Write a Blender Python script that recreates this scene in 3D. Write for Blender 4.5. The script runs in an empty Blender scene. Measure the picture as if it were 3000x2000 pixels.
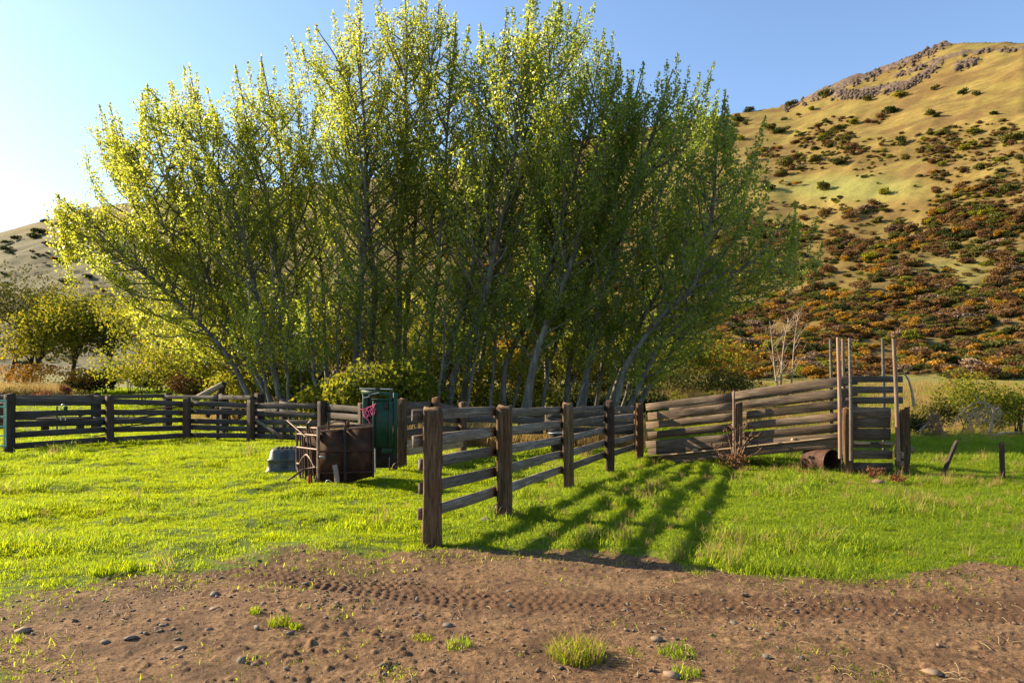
import bpy, math, random
import numpy as np
from mathutils import Vector, Matrix, Euler

SC = bpy.context.scene
COL = SC.collection
rng = np.random.RandomState(7)
random.seed(7)

# ------------------------------------------------------------------ camera
EYE = 1.75
cam = bpy.data.cameras.new('camera'); cam.lens = 24.0; cam.sensor_width = 36.0
cam.shift_y = 0.05; cam.clip_start = 0.1; cam.clip_end = 5000
camo = bpy.data.objects.new('camera', cam); COL.objects.link(camo)
camo.location = (0, 0, EYE); camo.rotation_euler = (math.radians(90), 0, 0)
SC.camera = camo

# ------------------------------------------------------------------ light
SUN_EL = 27.0
SUN_AZ = Vector((-0.93, 0.37, 0)).normalized()
SUN_DIR = Vector((SUN_AZ.x*math.cos(math.radians(SUN_EL)), SUN_AZ.y*math.cos(math.radians(SUN_EL)), math.sin(math.radians(SUN_EL))))
W = bpy.data.worlds.new('World'); SC.world = W; W.use_nodes = True
nt = W.node_tree; nt.nodes.clear()
sky = nt.nodes.new('ShaderNodeTexSky'); sky.sky_type = 'NISHITA'; sky.sun_disc = False
sky.sun_elevation = math.radians(SUN_EL)
sky.sun_rotation = math.atan2(SUN_AZ.x, SUN_AZ.y)
sky.altitude = 600; sky.air_density = 1.0; sky.dust_density = 0.6; sky.ozone_density = 2.4
bg = nt.nodes.new('ShaderNodeBackground'); bg.inputs['Strength'].default_value = 0.09
wo = nt.nodes.new('ShaderNodeOutputWorld')
nt.links.new(sky.outputs[0], bg.inputs[0]); nt.links.new(bg.outputs[0], wo.inputs[0])
sl = bpy.data.lights.new('sun', 'SUN'); sl.energy = 5.0; sl.angle = math.radians(0.5); sl.color = (1.0, 0.84, 0.58)
slo = bpy.data.objects.new('sun', sl); COL.objects.link(slo)
slo.rotation_euler = SUN_DIR.to_track_quat('Z', 'Y').to_euler(); slo.location = (-60, 35, 50)
SC.view_settings.view_transform = 'Standard'; SC.view_settings.look = 'None'
SC.view_settings.gamma = 1; SC.view_settings.use_curve_mapping = False
SC.view_settings.exposure = 1.65
SC.render.engine = 'CYCLES'
SC.cycles.max_bounces = 10; SC.cycles.diffuse_bounces = 5; SC.cycles.transmission_bounces = 6
SC.cycles.transparent_max_bounces = 6; SC.cycles.caustics_reflective = False; SC.cycles.caustics_refractive = False

# ------------------------------------------------------------------ noise
def _hash(ix, iy, seed):
    n = (ix.astype(np.int64)*374761393 + iy.astype(np.int64)*668265263 + seed*144665) & 0x7fffffff
    n = ((n ^ (n >> 13))*1274126177) & 0x7fffffff
    n = (n ^ (n >> 16)) & 0xffff
    return n/65535.0
def vnoise(x, y, seed=0):
    x = np.asarray(x, float); y = np.asarray(y, float)
    ix = np.floor(x); iy = np.floor(y); fx = x-ix; fy = y-iy
    ux = fx*fx*fx*(fx*(fx*6-15)+10); uy = fy*fy*fy*(fy*(fy*6-15)+10)
    a = _hash(ix, iy, seed); b = _hash(ix+1, iy, seed); c = _hash(ix, iy+1, seed); d = _hash(ix+1, iy+1, seed)
    return (a*(1-ux)+b*ux)*(1-uy)+(c*(1-ux)+d*ux)*uy*1.0
def fbm(x, y, oct=4, seed=0, gain=0.5):
    s = 0; a = 1; t = 0
    for o in range(oct):
        s = s+a*(vnoise(x*2**o+13.7*o, y*2**o-7.1*o, seed+o)-0.5); t += a; a *= gain
    return s/t*2     # about -1..1
def sstep(a, b, v):
    t = np.clip((v-a)/(b-a), 0, 1); return t*t*(3-2*t)

# ------------------------------------------------------------------ terrain
SKX = [-1600,-800,0,150,270,420,700,1000,1300,1500,1650,1750,2000,2120,2330,2400,2500,2620,2700,2760,2850,3000,3400,4200,5200]
SKY = [980,900,682,640,606,588,555,535,500,455,425,400,352,338,304,270,228,190,155,128,122,123,135,180,260]
RX = [-1600,0,500,1000,1600,2100,2330,2760,3000,3600,5200]
RV = [420,420,460,560,560,490,455,410,350,300,300]
FX = [-1600,0,700,1500,2000,2300,3000,5200]
FV = [75,80,108,105,80,66,60,60]
def base_h(x, y):
    s = 31+0*x
    d = y-s
    r = 0.125*(np.clip(d, 0, 9)-0.0)
    r = np.where(d < 2, np.clip(d, 0, 2)**2*0.03125, r-0.125)
    r = r+0.052*np.clip(d-9, 0, None)*(1+0.35*sstep(5, 20, x))
    r = np.maximum(r, 0)
    # small undulation everywhere beyond the dirt
    r = r+(0.05*fbm(x/2.6, y/2.6, 3, 5)+(.125-.08*sstep(-.15, .0, x/np.maximum(y, 1)))*fbm(x/1.1, y/.8, 2, 6)*sstep(30, 14, y))*sstep(6.0, 8.0, y)
    ug = x/np.maximum(y, 1)
    r = r+sstep(27.2, 30, y)*sstep(-.42, -.36, ug)*(.75*sstep(-.1, -.3, ug)+.25)*sstep(.45, .25, ug)
    r = r+0.45*np.exp(-((x+21)/5.5)**2-((y-48)/4.0)**2)+0.0
    return r
def ground_h(x, y):
    x = np.asarray(x, float); y = np.asarray(y, float)
    u = x/np.maximum(y, 1e-3); px = 1500+2000*u
    HY0 = np.interp(px, FX, FV)
    yy = np.minimum(y, HY0)
    b = base_h(x*np.where(y > HY0, HY0/np.maximum(y, 1e-3), 1.0), yy)
    T = (1150-np.interp(px, SKX, SKY))/2000; R = np.interp(px, RX, RV)
    Tf = (b-EYE)/HY0
    t = (y-HY0)/(R-HY0); tc = np.clip(t, 0, 1)
    tan = Tf+(T-Tf)*(1-(1-tc)**1.28)
    hill = EYE+tan*np.minimum(y, R)
    env = np.sqrt(np.clip(1-tc, 0, 1))*sstep(0, 0.12, tc)
    rough = fbm(x/38, y/38, 4, 21)*6.5+fbm(x/13, y/10, 3, 31)*2.2
    hill = hill+rough*env*(0.4+tc)+fbm(x/5, y/4, 3, 41)*0.6*sstep(0, 0.1, tc)
    hill = hill-np.clip(y-R, 0, None)*0.30
    return np.where(y > HY0, hill, b)
def gh(x, y): return float(ground_h(np.array([x]), np.array([y]))[0])
def PX(px, Y): return (px-1500)/2000*Y               # lateral position of a photo column at depth Y
def PZ(py, Y): return EYE+(1150-py)/2000*Y            # height of a photo row at depth Y
def flat(px, py):                                      # point of the level yard under a photo pixel
    Y = EYE*2000/(py-1150); return PX(px, Y), Y
def hit(px, py, y0=40, y1=640, n=520):
    px = np.asarray(px, float); py = np.asarray(py, float)
    ys = np.geomspace(y0, y1, n)
    Y = np.zeros(len(px)); ok = np.zeros(len(px), bool)
    for k in range(n):
        y = ys[k]; x = (px-1500)/2000*y; z = EYE+(1150-py)/2000*y
        h = ground_h(x, np.full_like(x, y))
        m = (~ok) & (z <= h); Y[m] = y; ok |= m
    return (px-1500)/2000*Y, Y, ok

# edge of the lawn on the dirt, traced on the ground
_bp = [(-900,1760),(0,1750),(150,1725),(330,1690),(480,1672),(700,1640),(1000,1620),(1180,1622),(1300,1624),(1480,1612),(1650,1606),(1780,1608),(1930,1625),(2010,1668),(2200,1695),(2450,1705),(2650,1690),(2750,1665),(2900,1655),(3050,1660),(3900,1670)]
_bw = np.array([flat(*p) for p in _bp])
def lawn_mask(x, y):
    yb = np.interp(np.asarray(x)/np.maximum(y, .5), _bw[:, 0]/_bw[:, 1], _bw[:, 1])
    d = y-yb+0.62*fbm(np.asarray(x)*1.3, y*1.9, 5, 77, .6)*(1-.5*sstep(-1.2, -.2, x)*sstep(3, 2, x))
    m = sstep(-0.30-.5*sstep(-.2, -1.5, x), 0.45+.45*sstep(-.2, -1.5, x), d)
    c = np.asarray(x)+3.0+0.5*fbm(x*1.1, y*1.1, 3, 78)      # grassy corner low on the left
    m = np.maximum(m, 0.75*sstep(0.25, -0.45, c+ (y-4.2)*0.55)*sstep(5.2, 4.3, y))
    return m
_trk = np.array([flat(*p) for p in [(560,1640),(640,1665),(800,1685),(1000,1706),(1200,1730),(1350,1752),(1500,1762),(2000,1768),(2600,1782),(3000,1790),(3500,1800)]])
def track(x, y):
    x = np.asarray(x, float)
    yt = np.interp(x, _trk[:, 0], _trk[:, 1]); v = (y-yt)/0.95
    a = sstep(0.36, 0.27, np.abs(v)-.06*fbm(x*1.3, y*0+3, 2, 96))*sstep(-3.3, -2.6, x)
    row = np.floor((v+.3)/.105)
    s = x+0.25*np.abs(v)+.03*fbm(x*3, y*5, 2, 93)
    lug = np.tanh(1.6*np.sin(2*math.pi*s/0.088+2.4*row))*(.5+.9*vnoise(x*7, y*9, 94))*np.abs(np.cos(math.pi*(v+.3)/.105-math.pi/2))**.4
    fade = (0.62+0.38*sstep(0.6, -0.6, x))*(0.5+0.9*vnoise(x*1.7, y*3, 91))
    return a, (lug*0.0095-0.010)*a*fade
def dirt_detail(x, y):
    m = 1-lawn_mask(x, y)
    z = fbm(x*1.1, y*1.1, 2, 51)*0.018+fbm(x*8, y*8, 4, 52, .72)*0.011
    clod = np.clip(fbm(x*17, y*17, 2, 53)-0.16, 0, 1)*0.034*(0.3+vnoise(x*.9, y*.9, 54))
    a, tz = track(x, y)
    return (z+clod)*(0.3+0.7*m)*(1-0.5*a)+tz

# ------------------------------------------------------------------ materials
def mat(name):
    m = bpy.data.materials.new(name); m.use_nodes = True
    n = m.node_tree; n.nodes.clear()
    return m, n
class NB:
    def __init__(s, name):
        s.m, s.t = mat(name)
        s.out = s.new('ShaderNodeOutputMaterial')
    def new(s, t, **kw):
        n = s.t.nodes.new(t)
        for k, v in kw.items(): setattr(n, k, v)
        return n
    def ln(s, a, b): s.t.links.new(a, b)
    def coord(s, kind='Object', scale=(1, 1, 1), loc=(0, 0, 0)):
        if kind == 'Position': src = s.new('ShaderNodeNewGeometry').outputs['Position']
        else: src = s.new('ShaderNodeTexCoord').outputs[kind]
        mp = s.new('ShaderNodeMapping'); mp.inputs['Scale'].default_value = scale; mp.inputs['Location'].default_value = loc
        s.ln(src, mp.inputs['Vector']); return mp.outputs[0]
    def noise(s, vec, scale=1.0, detail=4, rough=.55, dist=0.0):
        n = s.new('ShaderNodeTexNoise'); n.inputs['Scale'].default_value = scale
        n.inputs['Detail'].default_value = detail; n.inputs['Roughness'].default_value = rough
        n.inputs['Distortion'].default_value = dist
        s.ln(vec, n.inputs['Vector']); return n.outputs['Fac']
    def ramp(s, fac, stops, interp='LINEAR'):
        r = s.new('ShaderNodeValToRGB'); e = r.color_ramp.elements; r.color_ramp.interpolation = interp
        while len(e) < len(stops): e.new(0.5)
        for k, (p, c) in enumerate(stops):
            e[k].position = p; e[k].color = (*c, 1) if len(c) == 3 else c
        s.ln(fac, r.inputs[0]); return r.outputs[0]
    def mix(s, fac, a, b, mode='MIX'):
        n = s.new('ShaderNodeMix'); n.data_type = 'RGBA'; n.blend_type = mode
        for sock, v in ((n.inputs[0], fac), (n.inputs[6], a), (n.inputs[7], b)):
            if isinstance(v, (int, float)): sock.default_value = v
            elif isinstance(v, tuple): sock.default_value = (*v, 1)
            else: s.ln(v, sock)
        return n.outputs[2]
    def math(s, op, a, b=0.0):
        n = s.new('ShaderNodeMath'); n.operation = op
        for sock, v in ((n.inputs[0], a), (n.inputs[1], b)):
            if isinstance(v, (int, float)): sock.default_value = v
            else: s.ln(v, sock)
        return n.outputs[0]
    def attr(s, name, kind='GEOMETRY'):
        n = s.new('ShaderNodeAttribute'); n.attribute_name = name; n.attribute_type = kind; return n.outputs['Fac']
    def rand(s): return s.new('ShaderNodeObjectInfo').outputs['Random']
    def bump(s, h, strength=.3, dist=.02):
        b = s.new('ShaderNodeBump'); b.inputs['Strength'].default_value = strength; b.inputs['Distance'].default_value = dist
        s.ln(h, b.inputs['Height']); return b.outputs[0]
    def bsdf(s, col, rough=.8, spec=.3, metal=0., normal=None):
        p = s.new('ShaderNodeBsdfPrincipled')
        if isinstance(col, tuple): p.inputs['Base Color'].default_value = (*col, 1)
        else: s.ln(col, p.inputs['Base Color'])
        if isinstance(rough, (int, float)): p.inputs['Roughness'].default_value = rough
        else: s.ln(rough, p.inputs['Roughness'])
        p.inputs['Specular IOR Level'].default_value = spec; p.inputs['Metallic'].default_value = metal
        if normal is not None: s.ln(normal, p.inputs['Normal'])
        return p.outputs[0]
    def done(s, sh): s.ln(sh, s.out.inputs[0]); return s.m

def leaf_mat(name, stops, tstops, trans=.45, rough=.65, spec=.08):
    b = NB(name)
    t = b.attr('tint'); r = b.rand()
    f = b.math('ADD', b.math('MULTIPLY', t, .85), b.math('MULTIPLY', r, .15))
    c = b.ramp(f, stops); c2 = b.ramp(f, tstops)
    p = b.bsdf(c, rough, spec)
    tr = b.new('ShaderNodeBsdfTranslucent'); b.ln(c2, tr.inputs[0])
    mx = b.new('ShaderNodeMixShader'); mx.inputs[0].default_value = trans
    b.ln(p, mx.inputs[1]); b.ln(tr.outputs[0], mx.inputs[2])
    return b.done(mx.outputs[0])

def wood_mat(name, dark, midc, light, warm, along='x', rough=.85, bumps=.7, grain=10.0):
    b = NB(name)
    grain = grain*2.2; bumps = bumps*.45
    sc = (1.1, grain, grain) if along == 'x' else (grain, grain, 1.1)
    off = b.new('ShaderNodeCombineXYZ')
    rnd = b.rand()
    for k in range(3): b.ln(b.math('MULTIPLY', rnd, 37.0+11*k), off.inputs[k])
    tc = b.new('ShaderNodeTexCoord')
    add = b.new('ShaderNodeVectorMath'); add.operation = 'ADD'
    b.ln(tc.outputs['Object'], add.inputs[0]); b.ln(off.outputs[0], add.inputs[1])
    mp = b.new('ShaderNodeMapping'); mp.inputs['Scale'].default_value = sc; b.ln(add.outputs[0], mp.inputs[0])
    mp2 = b.new('ShaderNodeMapping'); mp2.inputs['Scale'].default_value = (sc[0]*.8, sc[1]*.03, sc[2]*.03) if along == 'x' else (sc[0]*.06, sc[1]*.06, sc[2]*.9); b.ln(add.outputs[0], mp2.inputs[0])
    g = b.noise(mp.outputs[0], 1.6, 6, .7, .25); s = b.noise(mp2.outputs[0], 1.3, 4, .6)
    fine = b.noise(mp.outputs[0], 5.0, 3, .7)
    c = b.ramp(g, [(.28, dark), (.48, midc), (.68, light)])
    c = b.mix(b.ramp(s, [(.45, (0, 0, 0)), (.68, (.75, .75, .75))]), c, warm)
    c = b.mix(b.math('MULTIPLY', b.ramp(fine, [(.36, (1, 1, 1)), (.47, (0, 0, 0))]), .75), c, dark)
    hv = b.math('MULTIPLY_ADD', rnd, .5); 
    k = b.new('ShaderNodeHueSaturation'); b.ln(c, k.inputs['Color']); k.inputs['Saturation'].default_value = 1.0
    b.ln(b.math('ADD', b.math('MULTIPLY', rnd, .6), .7), k.inputs['Value'])
    hh = b.math('ADD', g, b.math('MULTIPLY', fine, .6))
    return b.done(b.bsdf(k.outputs[0], rough, .25, 0, b.bump(hh, bumps, .012)))

M = {}
M['rail'] = wood_mat('weathered_board', (.03, .022, .016), (.14, .11, .084), (.29, .24, .19), (.12, .078, .048))
M['post'] = wood_mat('split_post', (.014, .009, .005), (.10, .056, .027), (.22, .135, .068), (.12, .05, .018), 'z', .9, 2.2, 8.0)
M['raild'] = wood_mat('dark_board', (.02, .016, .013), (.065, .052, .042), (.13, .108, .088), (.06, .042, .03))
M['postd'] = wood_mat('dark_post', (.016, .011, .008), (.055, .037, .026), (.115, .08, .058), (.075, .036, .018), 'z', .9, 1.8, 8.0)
M['pole'] = wood_mat('peeled_pole', (.08, .05, .035), (.2, .14, .10), (.34, .25, .19), (.24, .10, .06), 'z', .8, .4, 20.0)
M['chute_rail'] = wood_mat('chute_board', (.018, .012, .008), (.095, .066, .044), (.23, .168, .112), (.11, .06, .03))
M['newwood'] = wood_mat('pale_board', (.14, .09, .05), (.3, .21, .12), (.42, .31, .19), (.28, .17, .09))
def rust_mat(name, a, c, d, metal=.0, rough=.8):
    b = NB(name); v = b.coord('Object', (1, 1, 1))
    n = b.noise(v, 5, 6, .65); n2 = b.noise(v, 22, 4, .6)
    col = b.ramp(n, [(.3, a), (.5, c), (.7, d)])
    col = b.mix(b.math('MULTIPLY', n2, .5), col, a)
    return b.done(b.bsdf(col, rough, .3, metal, b.bump(n2, .25, .004)))
M['rust'] = rust_mat('rusted_steel', (.022, .010, .006), (.065, .026, .012), (.13, .05, .02))
M['rustbar'] = rust_mat('worn_rusted_bar', (.06, .03, .02), (.16, .085, .055), (.3, .2, .14), .2, .55)
M['darkiron'] = rust_mat('dark_iron', (.012, .01, .009), (.03, .024, .02), (.06, .045, .035))
M['green'] = rust_mat('green_paint', (.004, .022, .010), (.008, .045, .02), (.014, .065, .03), 0, .45)
M['gatepaint'] = rust_mat('pale_green_paint', (.12, .3, .22), (.2, .42, .32), (.35, .55, .45), 0, .35)
M['galv'] = rust_mat('galvanised_pipe', (.3, .3, .3), (.45, .45, .44), (.6, .6, .58), .6, .4)
M['plastic'] = rust_mat('grey_plastic', (.06, .06, .046), (.095, .096, .076), (.15, .15, .125), 0, .5)
M['plasticd'] = rust_mat('dark_plastic', (.03, .035, .035), (.045, .05, .05), (.06, .065, .065), 0, .6)
M['twine'] = rust_mat('pink_twine', (.5, .05, .12), (.75, .1, .22), (.85, .2, .3), 0, .6)
M['white'] = rust_mat('faded_white', (.45, .45, .42), (.6, .6, .56), (.7, .7, .66), 0, .6)
M['redpaint'] = rust_mat('red_paint', (.25, .02, .02), (.45, .03, .03), (.5, .06, .05), 0, .5)

# leaves
M['poplar'] = leaf_mat('poplar_leaf',
    [(0, (.032, .07, .014)), (.5, (.11, .15, .022)), (.85, (.19, .19, .028)), (1, (.32, .23, .025))],
    [(0, (.18, .29, .03)), (.5, (.50, .54, .05)), (.85, (.70, .64, .055)), (1, (.78, .53, .035))], .6, .36, .5)
M['bush'] = leaf_mat('bush_leaf',
    [(0, (.04, .065, .012)), (.5, (.12, .13, .014)), (1, (.28, .22, .02))],
    [(0, (.10, .15, .015)), (.5, (.33, .32, .022)), (1, (.6, .42, .025))], .45)
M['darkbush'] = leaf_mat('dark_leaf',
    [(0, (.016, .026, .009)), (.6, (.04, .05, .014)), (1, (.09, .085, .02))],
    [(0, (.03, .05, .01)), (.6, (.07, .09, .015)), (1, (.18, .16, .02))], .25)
M['orange'] = leaf_mat('orange_leaf',
    [(0, (.15, .075, .018)), (.5, (.32, .18, .024)), (1, (.48, .30, .03))],
    [(0, (.25, .10, .02)), (.5, (.5, .23, .02)), (1, (.7, .4, .03))], .3)
M['rusty'] = leaf_mat('rust_leaf',
    [(0, (.075, .042, .02)), (.5, (.165, .092, .036)), (1, (.26, .155, .055))],
    [(0, (.08, .04, .02)), (.5, (.2, .09, .03)), (1, (.32, .16, .05))], .25)
M['olive'] = leaf_mat('olive_leaf',
    [(0, (.045, .05, .013)), (.5, (.11, .105, .024)), (1, (.2, .165, .035))],
    [(0, (.06, .07, .015)), (.5, (.16, .15, .02)), (1, (.3, .24, .03))], .25)
M['greytwig'] = leaf_mat('grey_twig',
    [(0, (.12, .075, .045)), (.5, (.22, .14, .085)), (1, (.32, .22, .14))],
    [(0, (.1, .07, .05)), (.5, (.2, .14, .1)), (1, (.3, .22, .16))], .12)
M['grass'] = leaf_mat('grass_blade',
    [(0, (.05, .10, .008)), (.5, (.10, .17, .006)), (.9, (.18, .215, .009)), (1, (.3, .24, .07))],
    [(0, (.16, .30, .010)), (.5, (.44, .53, .012)), (.9, (.66, .64, .016)), (1, (.6, .5, .12))], .55, .6, .04)
M['grassd'] = leaf_mat('green_blade',
    [(0, (.04, .085, .009)), (.5, (.10, .155, .016)), (.9, (.18, .20, .03)), (1, (.33, .27, .09))],
    [(0, (.15, .30, .012)), (.5, (.40, .52, .03)), (.9, (.58, .6, .06)), (1, (.6, .5, .15))], .55, .6, .04)
M['drygrass'] = leaf_mat('dry_blade',
    [(0, (.16, .10, .035)), (.5, (.3, .2, .07)), (1, (.45, .33, .14))],
    [(0, (.25, .16, .05)), (.5, (.45, .31, .1)), (1, (.6, .45, .2))], .4)
M['redweed'] = leaf_mat('red_weed',
    [(0, (.09, .03, .015)), (.5, (.16, .06, .03)), (1, (.26, .12, .05))],
    [(0, (.15, .05, .02)), (.5, (.25, .1, .04)), (1, (.4, .2, .07))], .3)

def bark_mat():
    b = NB('poplar_bark'); v = b.coord('Object', (3, 3, .8))
    n = b.noise(v, 2.2, 6, .65); n2 = b.noise(b.coord('Object', (5, 5, 14)), 1.2, 3, .6)
    c = b.ramp(n, [(.3, (.045, .038, .028)), (.5, (.125, .112, .085)), (.7, (.22, .20, .155))])
    c = b.mix(b.ramp(n2, [(.62, (0, 0, 0)), (.72, (.8, .8, .8))]), c, (.035, .028, .022))
    return b.done(b.bsdf(c, .85, .25, 0, b.bump(n, .5, .02)))
M['bark'] = bark_mat()
M['darkbark'] = rust_mat('dark_bark', (.02, .015, .011), (.045, .034, .026), (.085, .066, .05))
M['deadwood'] = rust_mat('dead_grey_wood', (.16, .115, .075), (.31, .235, .16), (.45, .36, .26))
M['thistle'] = rust_mat('dry_brown_stalk', (.1, .05, .028), (.2, .115, .06), (.32, .21, .12))
M['straw'] = rust_mat('pale_straw', (.18, .125, .06), (.29, .21, .11), (.38, .29, .16))
M['stone'] = rust_mat('grey_stone', (.05, .04, .032), (.13, .105, .082), (.22, .185, .145))
M['clod'] = rust_mat('earth_clod', (.07, .04, .022), (.16, .095, .052), (.25, .16, .095))
M['stonet'] = rust_mat('tan_stone', (.12, .08, .05), (.2, .135, .09), (.3, .21, .145))

def ground_mat():
    b = NB('yard_soil'); v = b.coord('Position')
    lawn = b.attr('lawn'); trk = b.attr('track')
    n1 = b.noise(v, .9, 4, .6); n2 = b.noise(v, 9, 5, .65); n3 = b.noise(v, 60, 5, .75); n4 = b.noise(v, 2.6, 3, .6)
    c = b.ramp(n2, [(.28, (.04, .020, .010)), (.5, (.155, .082, .039)), (.72, (.265, .16, .082))])
    c = b.mix(b.ramp(n1, [(.38, (0, 0, 0)), (.62, (.5, .5, .5))]), c, (.20, .122, .066))
    c = b.mix(b.ramp(n3, [(.54, (0, 0, 0)), (.64, (.8, .8, .8))]), c, (.34, .24, .13))
    c = b.mix(b.ramp(n3, [(.3, (.75, .75, .75)), (.42, (0, 0, 0))]), c, (.04, .022, .012))
    n5 = b.noise(v, 24, 4, .7)
    c = b.mix(b.ramp(n5, [(.36, (.85, .85, .85)), (.5, (0, 0, 0))]), c, (.048, .026, .014))
    c = b.mix(b.ramp(b.noise(v, 1.7, 4, .65), [(.46, (0, 0, 0)), (.62, (.75, .75, .75))]), c, (.075, .043, .024))
    c = b.mix(b.math('MULTIPLY', trk, .6), c, (.075, .036, .018))
    vor = b.new('ShaderNodeTexVoronoi'); vor.inputs['Scale'].default_value = 38; b.ln(v, vor.inputs['Vector'])
    peb = b.ramp(vor.outputs['Distance'], [(.12, (1, 1, 1)), (.3, (0, 0, 0))])
    pick = b.ramp(b.noise(v, 7, 3, .6), [(.52, (0, 0, 0)), (.64, (1, 1, 1))])
    c = b.mix(b.math('MULTIPLY', b.math('MULTIPLY', peb, pick), .6), c, (.2, .16, .125))
    gcol = b.ramp(n4, [(.3, (.05, .08, .008)), (.5, (.085, .125, .009)), (.7, (.115, .14, .012))])
    gcol = b.mix(b.ramp(n2, [(.35, (.6, .6, .6)), (.55, (0, 0, 0))]), gcol, (.06, .062, .012))
    dry = b.attr('dry')
    gcol = b.mix(dry, gcol, b.ramp(n2, [(.3, (.15, .12, .03)), (.7, (.3, .24, .06))]))
    lm = b.ramp(b.math('ADD', lawn, b.math('MULTIPLY', b.math('SUBTRACT', n2, .5), .9)), [(.4, (0, 0, 0)), (.62, (1, 1, 1))])
    c = b.mix(lm, c, gcol)
    h = b.math('ADD', b.math('MULTIPLY', n3, .7), b.math('ADD', n2, b.math('MULTIPLY', b.math('MULTIPLY', peb, pick), .8)))
    return b.done(b.bsdf(c, .95, .15, 0, b.bump(h, .9, .02)))
M['ground'] = ground_mat()

def hill_mat():
    b = NB('hill_grass'); v = b.coord('Position')
    rock = b.attr('rock'); scrub = b.attr('scrub')
    n1 = b.noise(v, .022, 5, .65); n2 = b.noise(v, .11, 6, .7); n3 = b.noise(v, .8, 4, .7)
    st = b.noise(b.coord('Position', (.05, .05, .9)), 1.0, 4, .65, .3)
    c = b.ramp(n2, [(.25, (.12, .078, .022)), (.5, (.22, .155, .042)), (.75, (.32, .235, .074))])
    c = b.mix(b.ramp(n1, [(.4, (0, 0, 0)), (.66, (.6, .6, .6))]), c, (.16, .16, .034))
    nb_ = b.noise(b.coord('Position', (.03, .03, .09)), 1.0, 5, .7, .4)
    c = b.mix(b.ramp(nb_, [(.48, (0, 0, 0)), (.6, (.85, .85, .85))]), c, b.ramp(n3, [(.35, (.075, .045, .018)), (.6, (.15, .09, .034))]))
    c = b.mix(b.ramp(st, [(.4, (.55, .55, .55)), (.56, (0, 0, 0))]), c, (.135, .078, .026))
    c = b.mix(b.ramp(n3, [(.35, (.5, .5, .5)), (.5, (0, 0, 0))]), c, (.11, .075, .024))
    sc = b.ramp(n2, [(.3, (.075, .07, .016)), (.5, (.15, .10, .028)), (.7, (.20, .16, .036))])
    sc = b.mix(b.ramp(n3, [(.4, (.7, .7, .7)), (.58, (0, 0, 0))]), sc, (.075, .045, .016))
    c = b.mix(b.math('MULTIPLY', scrub, .92), c, sc)
    c = b.mix(b.attr('left_shade'), c, b.ramp(n3, [(.3, (.055, .055, .032)), (.6, (.12, .105, .052))]))  # partial shade of the left hill, painted in as darker grey olive
    c = b.mix(b.math('MULTIPLY', b.attr('meadow'), .8), c, b.ramp(n3, [(.3, (.13, .135, .035)), (.6, (.22, .215, .06))]))
    rk = b.ramp(b.noise(v, .45, 5, .7), [(.3, (.035, .025, .02)), (.5, (.12, .085, .062)), (.7, (.21, .15, .11))])
    rm = b.ramp(b.math('ADD', rock, b.math('MULTIPLY', b.math('SUBTRACT', n2, .5), .8)), [(.45, (0, 0, 0)), (.6, (1, 1, 1))])
    c = b.mix(rm, c, rk)
    h = b.math('ADD', n3, b.math('MULTIPLY', st, .8))
    return b.done(b.bsdf(c, .95, .1, 0, b.bump(h, .35, .2)))
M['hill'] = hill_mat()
M['rock'] = rust_mat('brown_basalt', (.026, .017, .011), (.085, .055, .035), (.16, .11, .07))

# ------------------------------------------------------------------ object helpers
def tag(o, label=None, cat=None, group=None, kind=None):
    for k, v in (('label', label), ('category', cat), ('group', group), ('kind', kind)):
        if v: o[k] = v
    return o
def thing(name, loc, label, cat, group=None):
    o = bpy.data.objects.new(name, None); COL.objects.link(o)
    o.location = loc; o.empty_display_size = .2
    return tag(o, label, cat, group)
def mesh_np(name, verts, faces, mats=None, smooth=False, attrs=None):
    """faces: (N,k) int array or list of such arrays"""
    me = bpy.data.meshes.new(name)
    verts = np.asarray(verts, np.float32)
    fl = [np.asarray(f, np.int32) for f in (faces if isinstance(faces, list) else [faces]) if len(f)]
    me.vertices.add(len(verts)); me.vertices.foreach_set('co', verts.ravel())
    tot = np.concatenate([np.full(len(f), f.shape[1], np.int32) for f in fl])
    idx = np.concatenate([f.ravel() for f in fl])
    me.loops.add(len(idx)); me.loops.foreach_set('vertex_index', idx)
    me.polygons.add(len(tot))
    st = np.concatenate([[0], np.cumsum(tot)[:-1]]).astype(np.int32)
    me.polygons.foreach_set('loop_start', st)
    if smooth: me.polygons.foreach_set('use_smooth', np.ones(len(tot), bool))
    for k, a in (attrs or {}).items():
        at = me.attributes.new(k, 'FLOAT', 'POINT'); at.data.foreach_set('value', np.asarray(a, np.float32))
    for m in (mats or []): me.materials.append(m)
    me.update(calc_edges=True)
    return me
def put(name, me, parent=None, M4=None):
    """link a mesh as one object; M4 is its world matrix (parents are translated Empties or meshes)"""
    o = bpy.data.objects.new(name, me); COL.objects.link(o)
    if M4 is None: M4 = Matrix.Identity(4)
    if parent is not None:
        o.parent = parent
        pm = parent.matrix_basis if parent.parent is None else parent.parent.matrix_basis @ parent.matrix_basis
        o.matrix_basis = pm.inverted() @ M4
    else: o.matrix_basis = M4
    return o
def frame(p0, p1, up=(0, 0, 1)):
    p0 = Vector(p0); p1 = Vector(p1); d = p1-p0; L = d.length; x = d/L
    u = Vector(up); z = (u-x*u.dot(x))
    if z.length < 1e-4: z = Vector((0, 1, 0))
    z.normalize(); y = z.cross(x)
    return Matrix(((x.x, y.x, z.x, p0.x), (x.y, y.y, z.y, p0.y), (x.z, y.z, z.z, p0.z), (0, 0, 0, 1))), L
def box_arr(x0, x1, y0, y1, z0, z1):
    v = np.array([[x, y, z] for z in (z0, z1) for y in (y0, y1) for x in (x0, x1)], float)
    f = np.array([[0, 2, 3, 1], [4, 5, 7, 6], [0, 1, 5, 4], [2, 6, 7, 3], [0, 4, 6, 2], [1, 3, 7, 5]])
    return v, f
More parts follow.
